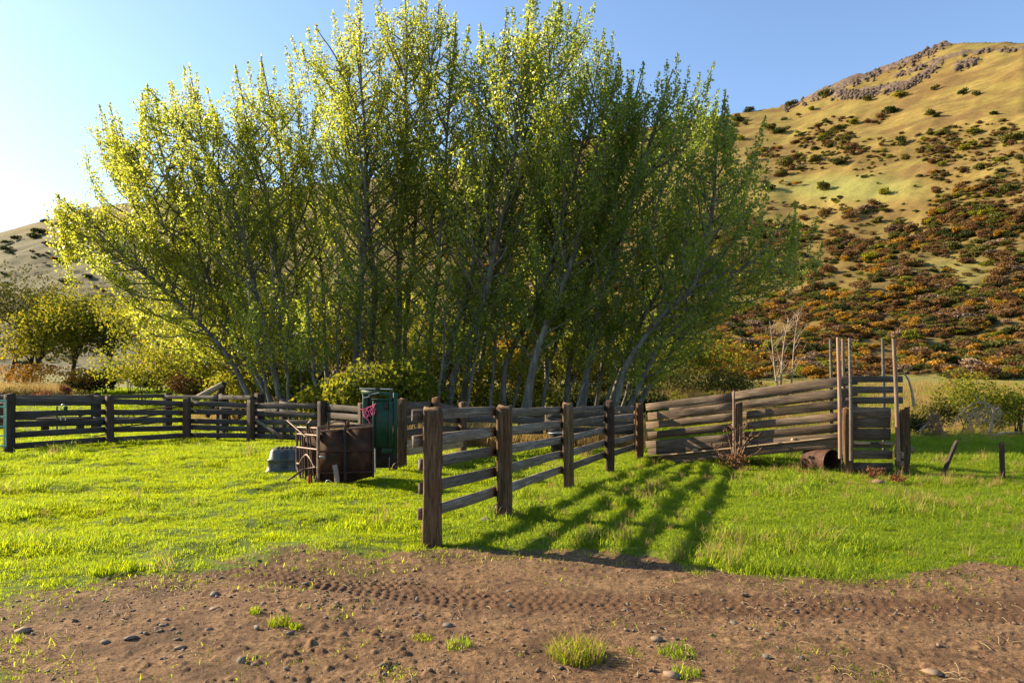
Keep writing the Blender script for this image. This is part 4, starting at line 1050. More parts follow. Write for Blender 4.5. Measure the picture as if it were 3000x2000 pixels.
for k in range(4):
    a, b = Vector(NP[k]), Vector(NP[k+1]); off = nleft*(.5*NW[k]+.022)
    dvec = (b-a).normalized()
    for j, z in enumerate(RZ):
        z0 = z+[0, .005, -.01, .01][k]; z1 = z+[.0, -.01, .01, .0][k]
        if j == 0: z0 -= .03*k*.6; z1 -= .03*(k+1)*.6
        sq = 1-.018*k
        pa = a-dvec*(.16 if k == 0 else .0)+off; pb = b+off+dvec*.0
        if k == 0 and j in (2, 3, 4): pa = a+off-dvec*.03
        board(fence, (pa.x, pa.y, z0*sq), (pb.x-dvec.x*.006, pb.y-dvec.y*.006, z1*sq), .135 if j else .125, .042, M['rail'], seed=k*10+j, jit=.005)
# ---- left front fence
def fence_line(label, posts, hs, zs, w, rw, rt, side, pm='postd', rm='raild', seed=0, skip=(), ext=0.0, rails_on=None):
    f = thing('plank_fence', (*posts[0], gh(*posts[0])), label, 'fence', FG)
    for k, (p, h) in enumerate(zip(posts, hs)):
        if k in skip: continue
        a = posts[min(k+1, len(posts)-1)] if k < len(posts)-1 else posts[k-1]
        rot = math.atan2(a[1]-p[1], a[0]-p[0])
        post(f, (*p, gh(*p)), h, w, w*.95, M[pm], rot+.1*math.sin(k*3+seed), (.01*math.sin(k*2.1+seed), 0), seed=seed+k)
    for k in range(len(posts)-1):
        a, b = Vector(posts[k]), Vector(posts[k+1]); d = (b-a).normalized(); nn = Vector((-d.y, d.x))*side*(w/2+rt/2+.004)
        ga, gb = gh(*posts[k]), gh(*posts[k+1])
        for j, z in enumerate(zs):
            if rails_on and (k, j) not in rails_on and (k,) not in rails_on: continue
            r1 = math.sin(seed+k*5.1+j*2.3)*.025; r2 = math.sin(seed+k*3.7+j*4.1)*.025
            pa, pb = a+nn-d*.02, b+nn-d*.026
            board(f, (pa.x, pa.y, ga+z*hs[k]/hs[0]+r1), (pb.x, pb.y, gb+z*hs[k+1]/hs[0]+r2), rw, rt, M[rm], seed=seed+k*10+j)
    return f
LP = [(PX(27, 20.2), 20.2), (PX(322, 23.0), 23.0), (PX(547, 25.2), 25.2), (PX(735, 24.6), 24.6), (PX(943, 23.4), 23.4), (PX(1062, 21.0), 21.0)]
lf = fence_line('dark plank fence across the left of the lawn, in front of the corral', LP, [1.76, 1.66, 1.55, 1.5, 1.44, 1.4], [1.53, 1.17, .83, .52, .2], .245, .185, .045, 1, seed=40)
post(lf, (PX(638, 25.2), 25.2, 0), 1.22, .1, .09, M['postd'], 0, seed=61)
board(lf, (PX(748, 24.5), 24.5, .78), (PX(830, 23.9), 23.85, .2), .12, .04, M['rail'], name='brace', seed=5)
# ---- rear fence of the corral
BP = [(PX(-330, 32.5), 32.5), (PX(8, 32), 32), (PX(282, 31.5), 31.5), (PX(490, 31.5), 31.5), (PX(655, 29.6), 29.6), (PX(760, 27.3), 27.3)]
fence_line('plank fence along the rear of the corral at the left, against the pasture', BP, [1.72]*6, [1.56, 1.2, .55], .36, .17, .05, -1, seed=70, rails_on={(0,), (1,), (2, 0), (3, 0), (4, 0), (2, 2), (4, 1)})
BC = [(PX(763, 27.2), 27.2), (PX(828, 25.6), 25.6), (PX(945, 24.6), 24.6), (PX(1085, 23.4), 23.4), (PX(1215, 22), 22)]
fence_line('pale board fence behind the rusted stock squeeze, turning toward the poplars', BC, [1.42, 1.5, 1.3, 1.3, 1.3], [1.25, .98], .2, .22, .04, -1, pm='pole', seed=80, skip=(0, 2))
# ---- cross fence behind the near fence, right of the headgate
XP = [(PX(1178, 15.6), 15.6), (PX(1278, 17.4), 17.4), (PX(1355, 19.2), 19.2), (PX(1600, 20.6), 20.6), (PX(1866, 20.2), 20.2)]
xf = fence_line('plank fence seen behind the near posts, joining the headgate to the ramp', XP, [1.6, 1.55, 1.5, 1.25, 1.2], [1.38, 1.08, .76], .2, .19, .045, 1, pm='post', seed=90, skip=(3,))
board(xf, (PX(1195, 15.5), 15.5, .5), (PX(1355, 18.9), 18.9, .42), .34, .05, M['newwood'], name='kick_board', seed=9)

# ---- tube gate off the left post
tg = thing('tube_gate', (LP[0][0]-.2, LP[0][1], 0), 'pale green tube gate cut off by the left edge', 'gate')
ga, gb = (PX(17, 19.9), 19.9), (PX(17, 19.9)-3.4, 17.6)
for z in (.2, .5, .77, 1.06, 1.34, 1.52): bar(tg, (*ga, z), (*gb, z), .024, M['gatepaint'], 'tube')
for p in (ga, gb, ((ga[0]+gb[0])/2, (ga[1]+gb[1])/2)): bar(tg, (p[0], p[1], .18), (p[0], p[1], 1.54), .022, M['gatepaint'], 'upright')

# ================================================================== LOADING CHUTE
A = Vector((NP[4][0]+.16, NP[4][1]-.02)); B = Vector((PX(2466, 14.9), 14.9))
chute = thing('loading_chute', (A.x, A.y, 0), 'weathered wooden cattle loading ramp with plank sides and tall thin poles', 'loading chute')
cd = (B-A).normalized(); cn = Vector((-cd.y, cd.x)); CL = (B-A).length
if cn.y < 0: cn = -cn
def CP(s, o, z):   # along the ramp, away from the viewer, up
    q = A+cd*s*CL+cn*o; return (q.x, q.y, z)
zl = [1.36, 1.13, .89, .63, .39, .2]; zr = [2.03, 1.76, 1.50, 1.235, 1.0, .80]
for j in range(6):
    s0 = -.015+.012*(j % 2); mid = .47+.02*(j % 3)
    zm = zl[j]+(zr[j]-zl[j])*mid
    board(chute, CP(s0, .16, zl[j]), CP(mid-.002, .16+.012*(j % 2), zm), .178, .04, M['chute_rail'], name='side_board', seed=130+j, jit=.006)
    board(chute, CP(mid+.002, .16, zm+.005), CP(1.02, .16, zr[j]), .178, .04, M['chute_rail'], name='side_board', seed=140+j, jit=.006)
    if j < 5: board(chute, CP(.03, 1.12, zl[j]), CP(1.02, 1.12, zr[j]), .18, .045, M['chute_rail'], name='far_side_board', seed=150+j)
# floor: two stringers, cross planks and cleats
for o in (.06, 1.05): board(chute, CP(.02, o, -.02), CP(1.0, o, .66), .20, .06, M['chute_rail'], name='stringer', seed=160)
board(chute, CP(.03, .02, .09), CP(.985, .02, .79), .035, .10, M['newwood'], name='edge_strip', seed=165)
for k in range(22):
    s = .05+k*.0435; z = .09+(.79-.09)*(s-.03)/.955
    board(chute, CP(s, .09, z-.01), CP(s, 1.08, z-.01), .03, .19, M['chute_rail'], name='floor_plank', seed=170+k)
for s in (.28, .56, .78):
    z = .09+(.79-.09)*(s-.03)/.955
    board(chute, CP(s, .0, z+.05), CP(s, .9, z+.05), .055, .085, M['newwood'], name='cleat', seed=200+int(s*100))
# uprights
P0 = CP(.49, .02, 0); zc = gh(P0[0], P0[1])
post(chute, (P0[0]+.09, P0[1]-.08, zc), 1.52, .16, .15, M['post'], .3, seed=33)
post(chute, (P0[0]-.03, P0[1]-.10, zc), 1.80, .045, .05, M['pole'], .3, seed=34, rough=.006)
PB = B+Vector((.05, -.06))
post(chute, (PB.x+.05, PB.y, gh(PB.x, PB.y)), 1.46, .21, .2, M['post'], -.2, seed=35, rough=.02)
PC = Vector((PX(2650, 14.75), 14.75))
post(chute, (PC.x, PC.y, gh(PC.x, PC.y)), 1.42, .2, .19, M['post'], -.2, seed=36, rough=.03, topcut=.06)
ed = (PC-PB).normalized(); en = Vector((-ed.y, ed.x))
if en.y < 0: en = -en
EL = (PC-PB).length
def EP(px, o, z):
    s = (px-2475)/(2650-2475); q = PB+ed*EL*s+en*o; return (q.x, q.y, z)
for pxa, pxb, top, bot, o in [(2486,2655,2.12,1.985,.17),(2486,2655,1.90,1.75,.17),(2486,2655,1.66,1.52,.17),(2484,2618,1.44,1.22,.15),(2484,2618,1.21,.985,.15),(2484,2618,.97,.72,.15),(2482,2622,.50,.31,.13),(2484,2622,.23,.04,.13)]:
    board(chute, EP(pxa, o, (top+bot)/2), EP(pxb, o, (top+bot)/2-.012), top-bot, .045, M['chute_rail' if top < 1.5 else 'raild'], name='end_board', seed=int(top*100))  # upper boards take the dark material to paint in their shade
board(chute, EP(2490, .02, .665), EP(2545, .02, .665), .05, .16, M['newwood'], name='sill', seed=3)
board(chute, EP(2575, .02, .66), EP(2615, .02, .655), .05, .16, M['newwood'], name='sill', seed=4)
board(chute, EP(2484, .2, .62), EP(2620, .2, .615), .13, .14, M['chute_rail'], name='sill_beam', seed=8)
def pole(px, Yd, zb, zt, r, m, lean=0, name='pole'):
    x = PX(px, Yd)
    tubes(name, [(spline([(x+lean, Yd, zb), (x+lean*.5+.01, Yd, (zb+zt)/2), (x, Yd, zt)], 8), np.linspace(r, r*.85, 8))], M[m], chute, 10)
pole(2455, 14.55, .35, 2.93, .042, 'pole', .05); pole(2489, 14.62, .3, 2.92, .036, 'rail', .03); pole(2618, 14.5, .3, 2.9, .044, 'pole', .1)
for px in (2433, 2469, 2586): pole(px, 16.1, .3, 3.02, .04, 'rail', .03)
for z, dx in ((.42, .0), (.24, .02), (.02, .03)):
    q = EP(2622, -.05, z); board(chute, q, (q[0]+.012, q[1]-.22, q[2]+.005), .14, .06, M['pole'], name='stub', seed=int(z*50))
q = EP(2668, .1, .52); board(chute, (q[0]-.2, q[1]+.1, q[2]), (q[0]+.02, q[1]-.15, q[2]), .13, .06, M['pole'], name='stub', seed=6)
for px, z in ((2478, .35), (2480, .1)):
    q = EP(px, .14, z); board(chute, q, (q[0]-.1, q[1]-.12, q[2]), .12, .06, M['chute_rail'], name='stub', seed=7)

# rusted drum under the ramp's top end
br = .275; bx, by = PX(2402, 15.3), 15.3
drum = thing('steel_drum', (bx, by, gh(bx, by)), 'rusted open steel drum lying under the high end of the ramp', 'drum')
ax = Vector((.42, -.9, 0)).normalized(); cz = gh(bx, by)+br-.02
prof = [(0, br), (.02, br+.012), (.05, br), (.28, br), (.3, br+.012), (.32, br), (.56, br), (.58, br+.012), (.62, br)]
Pn = np.array([[bx-ax.x*.3+ax.x*(.62-t), by-ax.y*.3+ax.y*(.62-t), cz] for t, _ in prof]); tubes('drum_body', [(Pn, np.array([q for _, q in prof]))], M['rust'], drum, 28)
tubes('rim', [(np.array([[bx+ax.x*.32+br*math.cos(a)*ax.y, by+ax.y*.32-br*math.cos(a)*ax.x, cz+br*math.sin(a)] for a in np.linspace(0, 6.2832, 33)]), .014)], M['rustbar'], drum, 6)
bk = np.array([[bx-ax.x*.28+br*.99*math.cos(a)*ax.y, by-ax.y*.28-br*.99*math.cos(a)*ax.x, cz+br*.99*math.sin(a)] for a in np.linspace(0, 6.2832, 29)[:-1]])-np.array([bx, by, gh(bx, by)])
put('drum_end', mesh_np('drum_end', bk, np.arange(28)[None, :], [M['darkiron']]), drum, Matrix.Translation((bx, by, gh(bx, by))))

# ================================================================== GREEN HEADGATE
HY = 14.7
def hp(px, py, dy=0.0): return (PX(px, HY)+0*dy, HY+dy, PZ(py, HY))
hg = thing('cattle_headgate', (PX(1110, HY), HY, 0), 'tall green steel cattle headgate with a solid door panel', 'headgate')
def plate(parent, x0, x1, y0, y1, yd, t, m, name, dpx=HY):
    xa, xb = PX(x0, dpx), PX(x1, dpx); za, zb = PZ(y1, dpx), PZ(y0, dpx)
    return cbox(parent, ((xa+xb)/2, yd, (za+zb)/2), (xb-xa, t, zb-za), M[m], name, bev=.008)
plate(hg, 1056, 1072, 1142, 1385, HY+.25, .11, 'green', 'upright')
plate(hg, 1153, 1164, 1150, 1330, HY, .12, 'green', 'upright')
plate(hg, 1097, 1148, 1174, 1308, HY-.02, .05, 'green', 'door_panel')
plate(hg, 1094, 1150, 1167, 1173, HY-.035, .09, 'green', 'panel_rim')
plate(hg, 1094, 1099, 1174, 1312, HY-.045, .07, 'green', 'panel_rim')
plate(hg, 1141, 1152, 1174, 1312, HY-.06, .05, 'green', 'panel_rib')
plate(hg, 1120, 1150, 1313, 1326, HY-.02, .09, 'green', 'lower_rail')
plate(hg, 1126, 1140, 1179, 1197, HY-.075, .05, 'darkiron', 'latch_plate')
board(hg, hp(1056, 1147, .2), hp(1166, 1157, 0), .075, .1, M['green'], name='top_beam', seed=2)
bar(hg, hp(1050, 1138, .1), hp(1152, 1140, -.05), .013, M['galv'], 'control_rod')
bar(hg, hp(1145, 1139, -.06), hp(1146, 1172, -.06), .012, M['green'], 'control_lever')
bar(hg, hp(1078, 1157, .05), hp(1110, 1150, .05), .012, M['galv'], 'linkage'); bar(hg, hp(1076, 1152, .05), hp(1104, 1160, .05), .012, M['darkiron'], 'linkage')
bar(hg, hp(1062, 1166, .05), hp(1082, 1161, .05), .012, M['galv'], 'linkage'); bar(hg, hp(1130, 1152, .02), hp(1137, 1166, .02), .012, M['green'], 'linkage')
cbox(hg, hp(1105, 1141, .0), (.1, .08, .07), M['darkiron'], 'ratchet_box')
bar(hg, hp(1074, 1160, .3), hp(1076, 1385, .3), .03, M['darkiron'], 'neck_bar'); bar(hg, hp(1088, 1165, .2), hp(1090, 1385, .2), .03, M['darkiron'], 'neck_bar')
bar(hg, hp(1099, 1312, -.02), hp(1100, 1388, -.02), .014, M['galv'], 'leg'); bar(hg, hp(1158, 1330, 0), hp(1158, 1392, 0), .05, M['darkiron'], 'leg')
bar(hg, hp(1144, 1335, -.05), hp(1143, 1388, -.05), .02, M['darkiron'], 'leg')
plate(hg, 1072, 1150, 1310, 1375, HY+.35, .03, 'darkiron', 'back_sheet')
tubes('chain', [(spline([hp(1175, 1350, -.2), hp(1160, 1356, -.22), hp(1150, 1378, -.22), hp(1142, 1396, -.2)], 12), .014)], M['rustbar'], hg, 6)
tubes('chain', [(spline([hp(1160, 1356, -.22), hp(1168, 1372, -.24), hp(1158, 1384, -.22), hp(1174, 1386, -.2)], 12), .01)], M['rustbar'], hg, 6)
# pink twine knotted to the headgate
tw = thing('baling_twine', hp(1085, 1200, -.1), 'tangle of pink baling twine tied to the green headgate', 'twine')
rr = np.random.RandomState(8)
for pts in ([(1057,1197),(1070,1199),(1080,1194),(1092,1188),(1104,1182)], [(1067,1199),(1070,1215),(1078,1222),(1084,1212),(1080,1200)], [(1092,1186),(1096,1200),(1094,1216),(1100,1210),(1098,1192)], [(1070,1215),(1077,1222),(1083,1230),(1087,1241)], [(1072,1200),(1084,1203),(1094,1196),(1101,1188)], [(1080,1194),(1076,1206),(1071,1219),(1079,1226),(1086,1238)], [(1090,1190),(1088,1204),(1092,1215)], [(1069,1203),(1075,1212),(1090,1217)]):
    tubes('strand', [(spline([hp(a+rr.normal(0, .6), b, -.12+rr.normal(0, .015)) for a, b in pts], 14), .009)], M['twine'], tw, 6)

# ================================================================== RUSTED SQUEEZE
S0 = 12.75
sq = thing('cattle_squeeze', (PX(1000, S0), S0, 0), 'rust brown steel cattle squeeze with flat side panels and an open barred end', 'cattle squeeze')
def sp(px, py, Yd): return (PX(px, Yd), Yd, PZ(py, Yd))
def quadplate(parent, c4, t, m, name):
    """flat sheet through four corners, thickness t toward -y"""
    c = np.array(c4, float); back = c+np.array([0, t, 0])
    V = np.concatenate([c, back]); F = np.array([[0, 1, 2, 3], [7, 6, 5, 4], [0, 4, 5, 1], [1, 5, 6, 2], [2, 6, 7, 3], [3, 7, 4, 0]])
    p = np.array(parent.matrix_basis.translation)
    return put(name, mesh_np(name, V-p, F, [M[m]]), parent, Matrix.Translation(Vector(p)))
quadplate(sq, [sp(937,1266,12.75), sp(1007,1259,12.85), sp(1007,1417,12.85), sp(937,1412,12.75)], .03, 'rust', 'side_panel')
quadplate(sq, [sp(1015,1258,12.86), sp(1090,1251,12.97), sp(1090,1395,12.97), sp(1015,1415,12.86)], .03, 'rust', 'side_panel')
bar(sq, sp(1011, 1250, 12.8), sp(1011, 1418, 12.8), .028, M['darkiron'], 'hinge_post')
bar(sq, sp(936, 1265, 12.72), sp(1094, 1249, 12.95), .02, M['rustbar'], 'top_bar')
bar(sq, sp(1093, 1249, 12.95), sp(1093, 1398, 12.95), .022, M['rust'], 'corner_post'); bar(sq, sp(933, 1252, 12.7), sp(933, 1418, 12.7), .026, M['rustbar'], 'corner_post')
for y, r_ in ((1322, .018), (1385, .02)): bar(sq, sp(937, y, 12.71), sp(1090, y-3, 12.93), r_, M['rust'], 'stiffener')
# back side
bar(sq, sp(871, 1254, 13.5), sp(1086, 1243, 13.9), .018, M['rustbar'], 'top_bar')
quadplate(sq, [sp(880,1262,13.55), sp(1080,1252,13.9), sp(1080,1380,13.9), sp(895,1395,13.55)], .02, 'rust', 'back_panel')
tubes('top_spring', [(spline([sp(962, 1243, 13.3), sp(975, 1236, 13.3), sp(995, 1234, 13.3), sp(1010, 1237, 13.3)], 10), .016)], M['rustbar'], sq, 7)
for a in (962, 1013, 1020): bar(sq, sp(a, 1234, 13.3), sp(a, 1258, 13.3), .02, M['rust'], 'bracket')
cbox(sq, sp(1020, 1240, 13.2), (.05, .06, .1), M['rust'], 'bracket'); bar(sq, sp(940, 1255, 13.1), sp(1085, 1246, 13.5), .012, M['rustbar'], 'slide_rod'); bar(sq, sp(945, 1248, 13.2), sp(1040, 1243, 13.4), .012, M['rustbar'], 'slide_rod')
# open end, bars
ea, eb = (PX(870, 13.45), 13.45), (PX(931, 12.72), 12.72)
def ep(s, z, o=0): return (ea[0]+(eb[0]-ea[0])*s-o, ea[1]+(eb[1]-ea[1])*s-o*.6, z)
for s, zb, zt in ((0, .25, 1.07), (1, .08, 1.09)): bar(sq, ep(s, zb), ep(s, zt), .024, M['rustbar'], 'end_post')
for z, zz in ((1.07, 1.09), (.94, .95), (.68, .69)): bar(sq, ep(0, z), ep(1, zz), .02, M['rustbar'], 'end_rail')
for s, z0, z1, s2 in ((.18, .1, 1.0, .18), (.30, .1, 1.0, .27), (.42, .08, .98, .36), (.6, .1, 1.15, .52), (.72, .05, .66, .66), (.85, .1, 1.05, .6)):
    bar(sq, ep(s, z0), ep(s2, z1), .016, M['rust'], 'neck_bar')
tubes('yoke', [(spline([ep(0, .37), ep(.12, .36), ep(.28, .48), ep(.48, .56), ep(.68, .48), ep(.86, .35), ep(1, .36)], 22), .02)], M['rustbar'], sq, 8)
bar(sq, ep(0, .3), ep(.22, .02), .02, M['rustbar'], 'foot_brace'); bar(sq, ep(1, .25), ep(.82, .02), .02, M['rustbar'], 'foot_brace')
tubes('handle', [(spline([sp(843, 1407, 12.5), sp(866, 1391, 12.65), sp(885, 1376, 12.8), sp(905, 1372, 12.8), sp(924, 1369, 12.75)], 12), .02)], M['rustbar'], sq, 8)
bar(sq, sp(841, 1231, 13.6), sp(895, 1279, 13.0), .013, M['rustbar'], 'lever'); bar(sq, sp(901, 1243, 13.0), sp(914, 1229, 13.0), .022, M['rustbar'], 'lever'); bar(sq, sp(900, 1238, 13.0), sp(900, 1255, 13.0), .02, M['darkiron'], 'lever')
bar(sq, sp(908, 1248, 12.95), sp(930, 1300, 12.85), .015, M['rust'], 'neck_bar')
cbox(sq, sp(906, 1403, 12.75), (.045, .05, .17), M['redpaint'], 'red_pedal', bev=.015); cbox(sq, sp(909, 1380, 12.8), (.07, .05, .1), M['rust'], 'pedal_plate')
cbox(sq, sp(944, 1337, 12.66), (.1, .04, .03), M['galv'], 'latch'); cbox(sq, sp(952, 1340, 12.66), (.035, .04, .08), M['rustbar'], 'latch')
tubes('hoop', [(np.array([[PX(962, 12.6)+.05*math.cos(a), 12.6, .09+.05*math.sin(a)] for a in np.linspace(0, 3.14, 10)]), .01)], M['galv'], sq, 6)
stk = thing('wooden_stake', sp(985, 1425, 12.5), 'short split board standing against the rusted squeeze panel', 'stake')
board(stk, sp(989, 1428, 12.5), sp(981, 1361, 12.62), .09, .04, M['pole'], name='plank', seed=4, up=(1, 0, 0), rag=.02)

# ================================================================== GREY PLASTIC TANK
TX, TY = PX(848, 15.2), 15.3
tk = thing('stock_tank', (TX, TY, 0), 'grey ribbed plastic stock tank turned over behind the squeeze', 'tank')
def rr_loop(hx, hy, rad, n=6):
    P = []
    for cx, cy, a0 in ((hx-rad, hy-rad, 0), (-hx+rad, hy-rad, 90), (-hx+rad, -hy+rad, 180), (hx-rad, -hy+rad, 270)):
        for k in range(n+1): a = math.radians(a0+90*k/n); P.append((cx+rad*math.cos(a), cy+rad*math.sin(a)))
    return np.array(P)
def loft(parent, secs, m, name, T, smooth=True):
    n = len(secs[0][1]); V = np.concatenate([np.column_stack([p, np.full(n, z)]) for z, p in secs])
    A = [[k*n+j, k*n+(j+1) % n, (k+1)*n+(j+1) % n, (k+1)*n+j] for k in range(len(secs)-1) for j in range(n)]
    return put(name, mesh_np(name, V, [np.array(A), np.array([[ (len(secs)-1)*n+j for j in range(n)]])], [M[m]], smooth), parent, T)
TT = Matrix.Translation((TX, TY, 0)) @ Matrix.Rotation(.25, 4, 'Z')
w, d = .46, .36
loft(tk, [(.0, rr_loop(w+.05, d+.05, .13)), (.055, rr_loop(w+.05, d+.05, .13)), (.06, rr_loop(w+.03, d+.03, .12)), (.255, rr_loop(w-.0, d, .12)), (.262, rr_loop(w+.022, d+.022, .12)), (.29, rr_loop(w+.02, d+.02, .12)), (.297, rr_loop(w-.02, d-.02, .12)), (.47, rr_loop(w-.045, d-.045, .12)), (.51, rr_loop(w-.075, d-.075, .11)), (.52, rr_loop(w-.13, d-.13, .08))], 'plastic', 'tank_body', TT)
for dx in (-.12, .17):
    o = cbox(tk, (0, 0, 0), (.17, .05, .43), M['plasticd'], 'recess', bev=.01); o.matrix_basis = Matrix.Translation((TX, TY, 0)).inverted() @ TT @ Matrix.Translation((dx, -d+.022, .26)) @ Matrix.Rotation(-.13, 4, 'X')
for k in range(7):
    o = cbox(tk, (0, 0, 0), (.05, .5, .016), M['plasticd'], 'slat'); o.matrix_basis = Matrix.Translation((TX, TY, 0)).inverted() @ TT @ Matrix.Translation((-.27+.09*k, 0, .533))

# ================================================================== ODDS AND ENDS
# old leaning log frame at the rear of the corral
lg = thing('leaning_log', (PX(640, 31.4), 31.4, 0), 'thick grey log propped up on crossed posts at the back of the corral', 'log')
def dl(px, py, Yd): return np.array([PX(px, Yd), Yd, PZ(py, Yd)])
tubes('log', [(np.array([dl(560, 1176, 30.4), dl(610, 1148, 30.4), dl(655, 1124, 30.4)]), np.array([.15, .14, .13]))], M['deadwood'], lg, 10)
tubes('prop', [(np.array([dl(606, 1222, 30.2), dl(660, 1120, 30.5)]), np.array([.1, .09]))], M['darkbark'], lg, 8)
tubes('prop', [(np.array([dl(652, 1122, 30.7), dl(648, 1250, 30.6)]), np.array([.1, .1]))], M['darkbark'], lg, 8)
# abandoned implement in the left corral
im = thing('farm_implement', (PX(450, 27.5), 27.5, 0), 'rusty old implement with long draw bars behind the left fence', 'farm implement')
def ib(a, b, r_, m='rust', nm='draw_bar'): bar(im, a, b, r_, M[m], nm)
ib(dl(345, 1232, 27), dl(535, 1203, 28), .03); ib(dl(345, 1205, 27), dl(535, 1190, 28), .025); ib(dl(340, 1252, 26.5), dl(470, 1236, 27.5), .025); ib(dl(230, 1286, 25.8), dl(310, 1272, 26.2), .02)
tubes('wheel', [(np.array([[PX(370, 27)+.32*math.cos(a), 27, .72+.32*math.sin(a)] for a in np.linspace(0, 6.2832, 25)]), .022)], M['rustbar'], im, 6)
for a in range(0, 180, 45): ib((PX(370, 27)-.3*math.cos(math.radians(a)), 27, .72-.3*math.sin(math.radians(a))), (PX(370, 27)+.3*math.cos(math.radians(a)), 27, .72+.3*math.sin(math.radians(a))), .01, 'rust', 'spoke')
tubes('seat_frame', [(spline([dl(340, 1222, 27), dl(345, 1215, 27), dl(352, 1212, 27), dl(360, 1222, 27)], 8), .02)], M['white'], im, 6)
tr = thing('feed_trough', (PX(170, 29), 29, 0), 'low dark wooden feed trough inside the left corral', 'trough')
cbox(tr, (PX(185, 29), 29, .62), (1.9, .5, .14), M['postd'], 'trough_body', .05); cbox(tr, (PX(132, 29), 29, .28), (.1, .4, .56), M['postd'], 'leg'); cbox(tr, (PX(235, 29), 29, .28), (.1, .4, .56), M['postd'], 'leg')
cbox(tr, (PX(248, 28.9), 28.9, .86), (.5, .1, .12), M['rust'], 'handle_board', 0, .01, (0, -.3))
hp2 = thing('pipe_hoop', (PX(186, 27.5), 27.5, 0), 'bent white pipe hoop standing inside the left corral', 'pipe')
x0, x1 = PX(178, 27.5), PX(192, 27.5)
tubes('pipe', [(np.array([(x0, 27.5, 0), (x0, 27.5, 1.15)]+[((x0+x1)/2-(x1-x0)/2*math.cos(a), 27.5, 1.15+.13*math.sin(a)) for a in np.linspace(.2, 2.95, 9)]+[(x1, 27.5, 1.1), (x1, 27.5, 0)]), .02)], M['galv'], hp2, 8)
cbox(hp2, (x1+.07, 27.4, 1.12), (.12, .1, .18), M['green'], 'valve'); bar(hp2, (PX(167, 27.5), 27.5, 0), (PX(167, 27.5), 27.5, 1.2), .03, M['green'], 'upright')
# white rimmed dish behind the near fence
wt = thing('feed_pan', (PX(1637, 19.3), 19.3, .35), 'shallow pan with a white rim behind the third fence post', 'pan')
for nm, R_, z, rr_, m in (('rim', .3, .62, .012, 'galv'),):
    tubes(nm, [(np.array([[PX(1637, 19.3)+R_*math.cos(a), 19.3+R_*math.sin(a), z] for a in np.linspace(0, 6.2832, 29)]), rr_)], M[m], wt, 6)
loft(wt, [(.62, .29*np.column_stack([np.cos(np.linspace(0, 6.28, 25)[:-1]), np.sin(np.linspace(0, 6.28, 25)[:-1])])), (.42, .24*np.column_stack([np.cos(np.linspace(0, 6.28, 25)[:-1]), np.sin(np.linspace(0, 6.28, 25)[:-1])])), (.0, .2*np.column_stack([np.cos(np.linspace(0, 6.28, 25)[:-1]), np.sin(np.linspace(0, 6.28, 25)[:-1])]))], 'darkiron', 'pan_body', Matrix.Translation((PX(1637, 19.3), 19.3, 0)))
# rusty hook on the near rail
hk = thing('iron_hook', (*NP[0], .93), 'rusty curved iron hook hung over the third rail beside the corner post', 'hook')
def nf(s, o, z): q = Vector(NP[0])+ndir*s+nleft*o; return (q.x, q.y, z)
tubes('hook', [(spline([nf(.19, .03, .97), nf(.26, .06, 1.005), nf(.33, .06, .98), nf(.37, .07, .90), nf(.33, .07, .83)], 14), .014)], M['rustbar'], hk, 7)
tubes('shackle', [(spline([nf(.17, .08, 1.0), nf(.15, .05, .93), nf(.17, .05, .86), nf(.21, .06, .9)], 10), .012)], M['rustbar'], hk, 7)
# wire coil at the second post
wc = thing('wire_coil', (*NP[1], 0), 'small coil of rusty wire lying against the second post of the near fence', 'wire')
rr = np.random.RandomState(12)
for k in range(6):
    cx, cy, cz_, R_ = NP[1][0]-.06+rr.normal(0, .03), NP[1][1]-.17+rr.normal(0, .02), .13+rr.normal(0, .03), rr.uniform(.08, .13); t1 = rr.uniform(-.5, .5)
    tubes('loop', [(np.array([[cx+R_*math.cos(a), cy+R_*.35*math.cos(a+t1), cz_+R_*math.sin(a)] for a in np.linspace(0, 6.2832, 17)]), .005)], M['rustbar'], wc, 5)
# dead burdock in front of the ramp
bx, by = PX(2152, 15.7), 15.7; bz = gh(bx, by)
bd = thing('dead_burdock', (bx, by, bz), 'tall dry brown burdock weed with burs in front of the ramp', 'weed')
rr = np.random.RandomState(14); lines = []; burs = []
def bp(px, py, o=0): return np.array([PX(px, by), by+o, PZ(py, by)])
for pts in ([(2150,1382),(2148,1340),(2140,1300),(2130,1262)], [(2152,1382),(2158,1330),(2166,1290),(2166,1246)], [(2154,1382),(2172,1340),(2190,1300),(2208,1256)], [(2156,1382),(2180,1345),(2205,1330),(2228,1318)], [(2150,1382),(2138,1350),(2118,1330),(2106,1306)], [(2148,1380),(2128,1360),(2112,1340),(2108,1322)], [(2158,1382),(2190,1310),(2215,1282),(2222,1276)], [(2152,1380),(2150,1310),(2150,1275),(2148,1240)]):
    C = spline([bp(a, b, rr.normal(0, .12)*(i > 0)) for i, (a, b) in enumerate(pts)], 14)
    lines.append((C, np.linspace(.024, .007, 14)))
    for q in range(9):
        i = rr.randint(4, 14); d = norm(np.array([rr.normal(0, 1), rr.normal(0, .8), .7])); l = rr.uniform(.08, .26)
        lines.append((np.array([C[i], C[i]+d*l]), np.array([.007, .004]))); burs.append(C[i]+d*l)
    burs.append(C[-1])
tubes('stalk', lines, M['thistle'], bd, 5)
VV = []; FF = []; off = 0
for b_ in burs:
    v, f = rock_arr(rr, rr.uniform(.016, .034), 1.0); VV.append(v+b_-np.array([bx, by, bz])); FF.append(f+off); off += 12
put('bur', mesh_np('bur', np.concatenate(VV), np.concatenate(FF), [M['rust']]), bd, Matrix.Translation((bx, by, bz)))['kind'] = 'stuff'
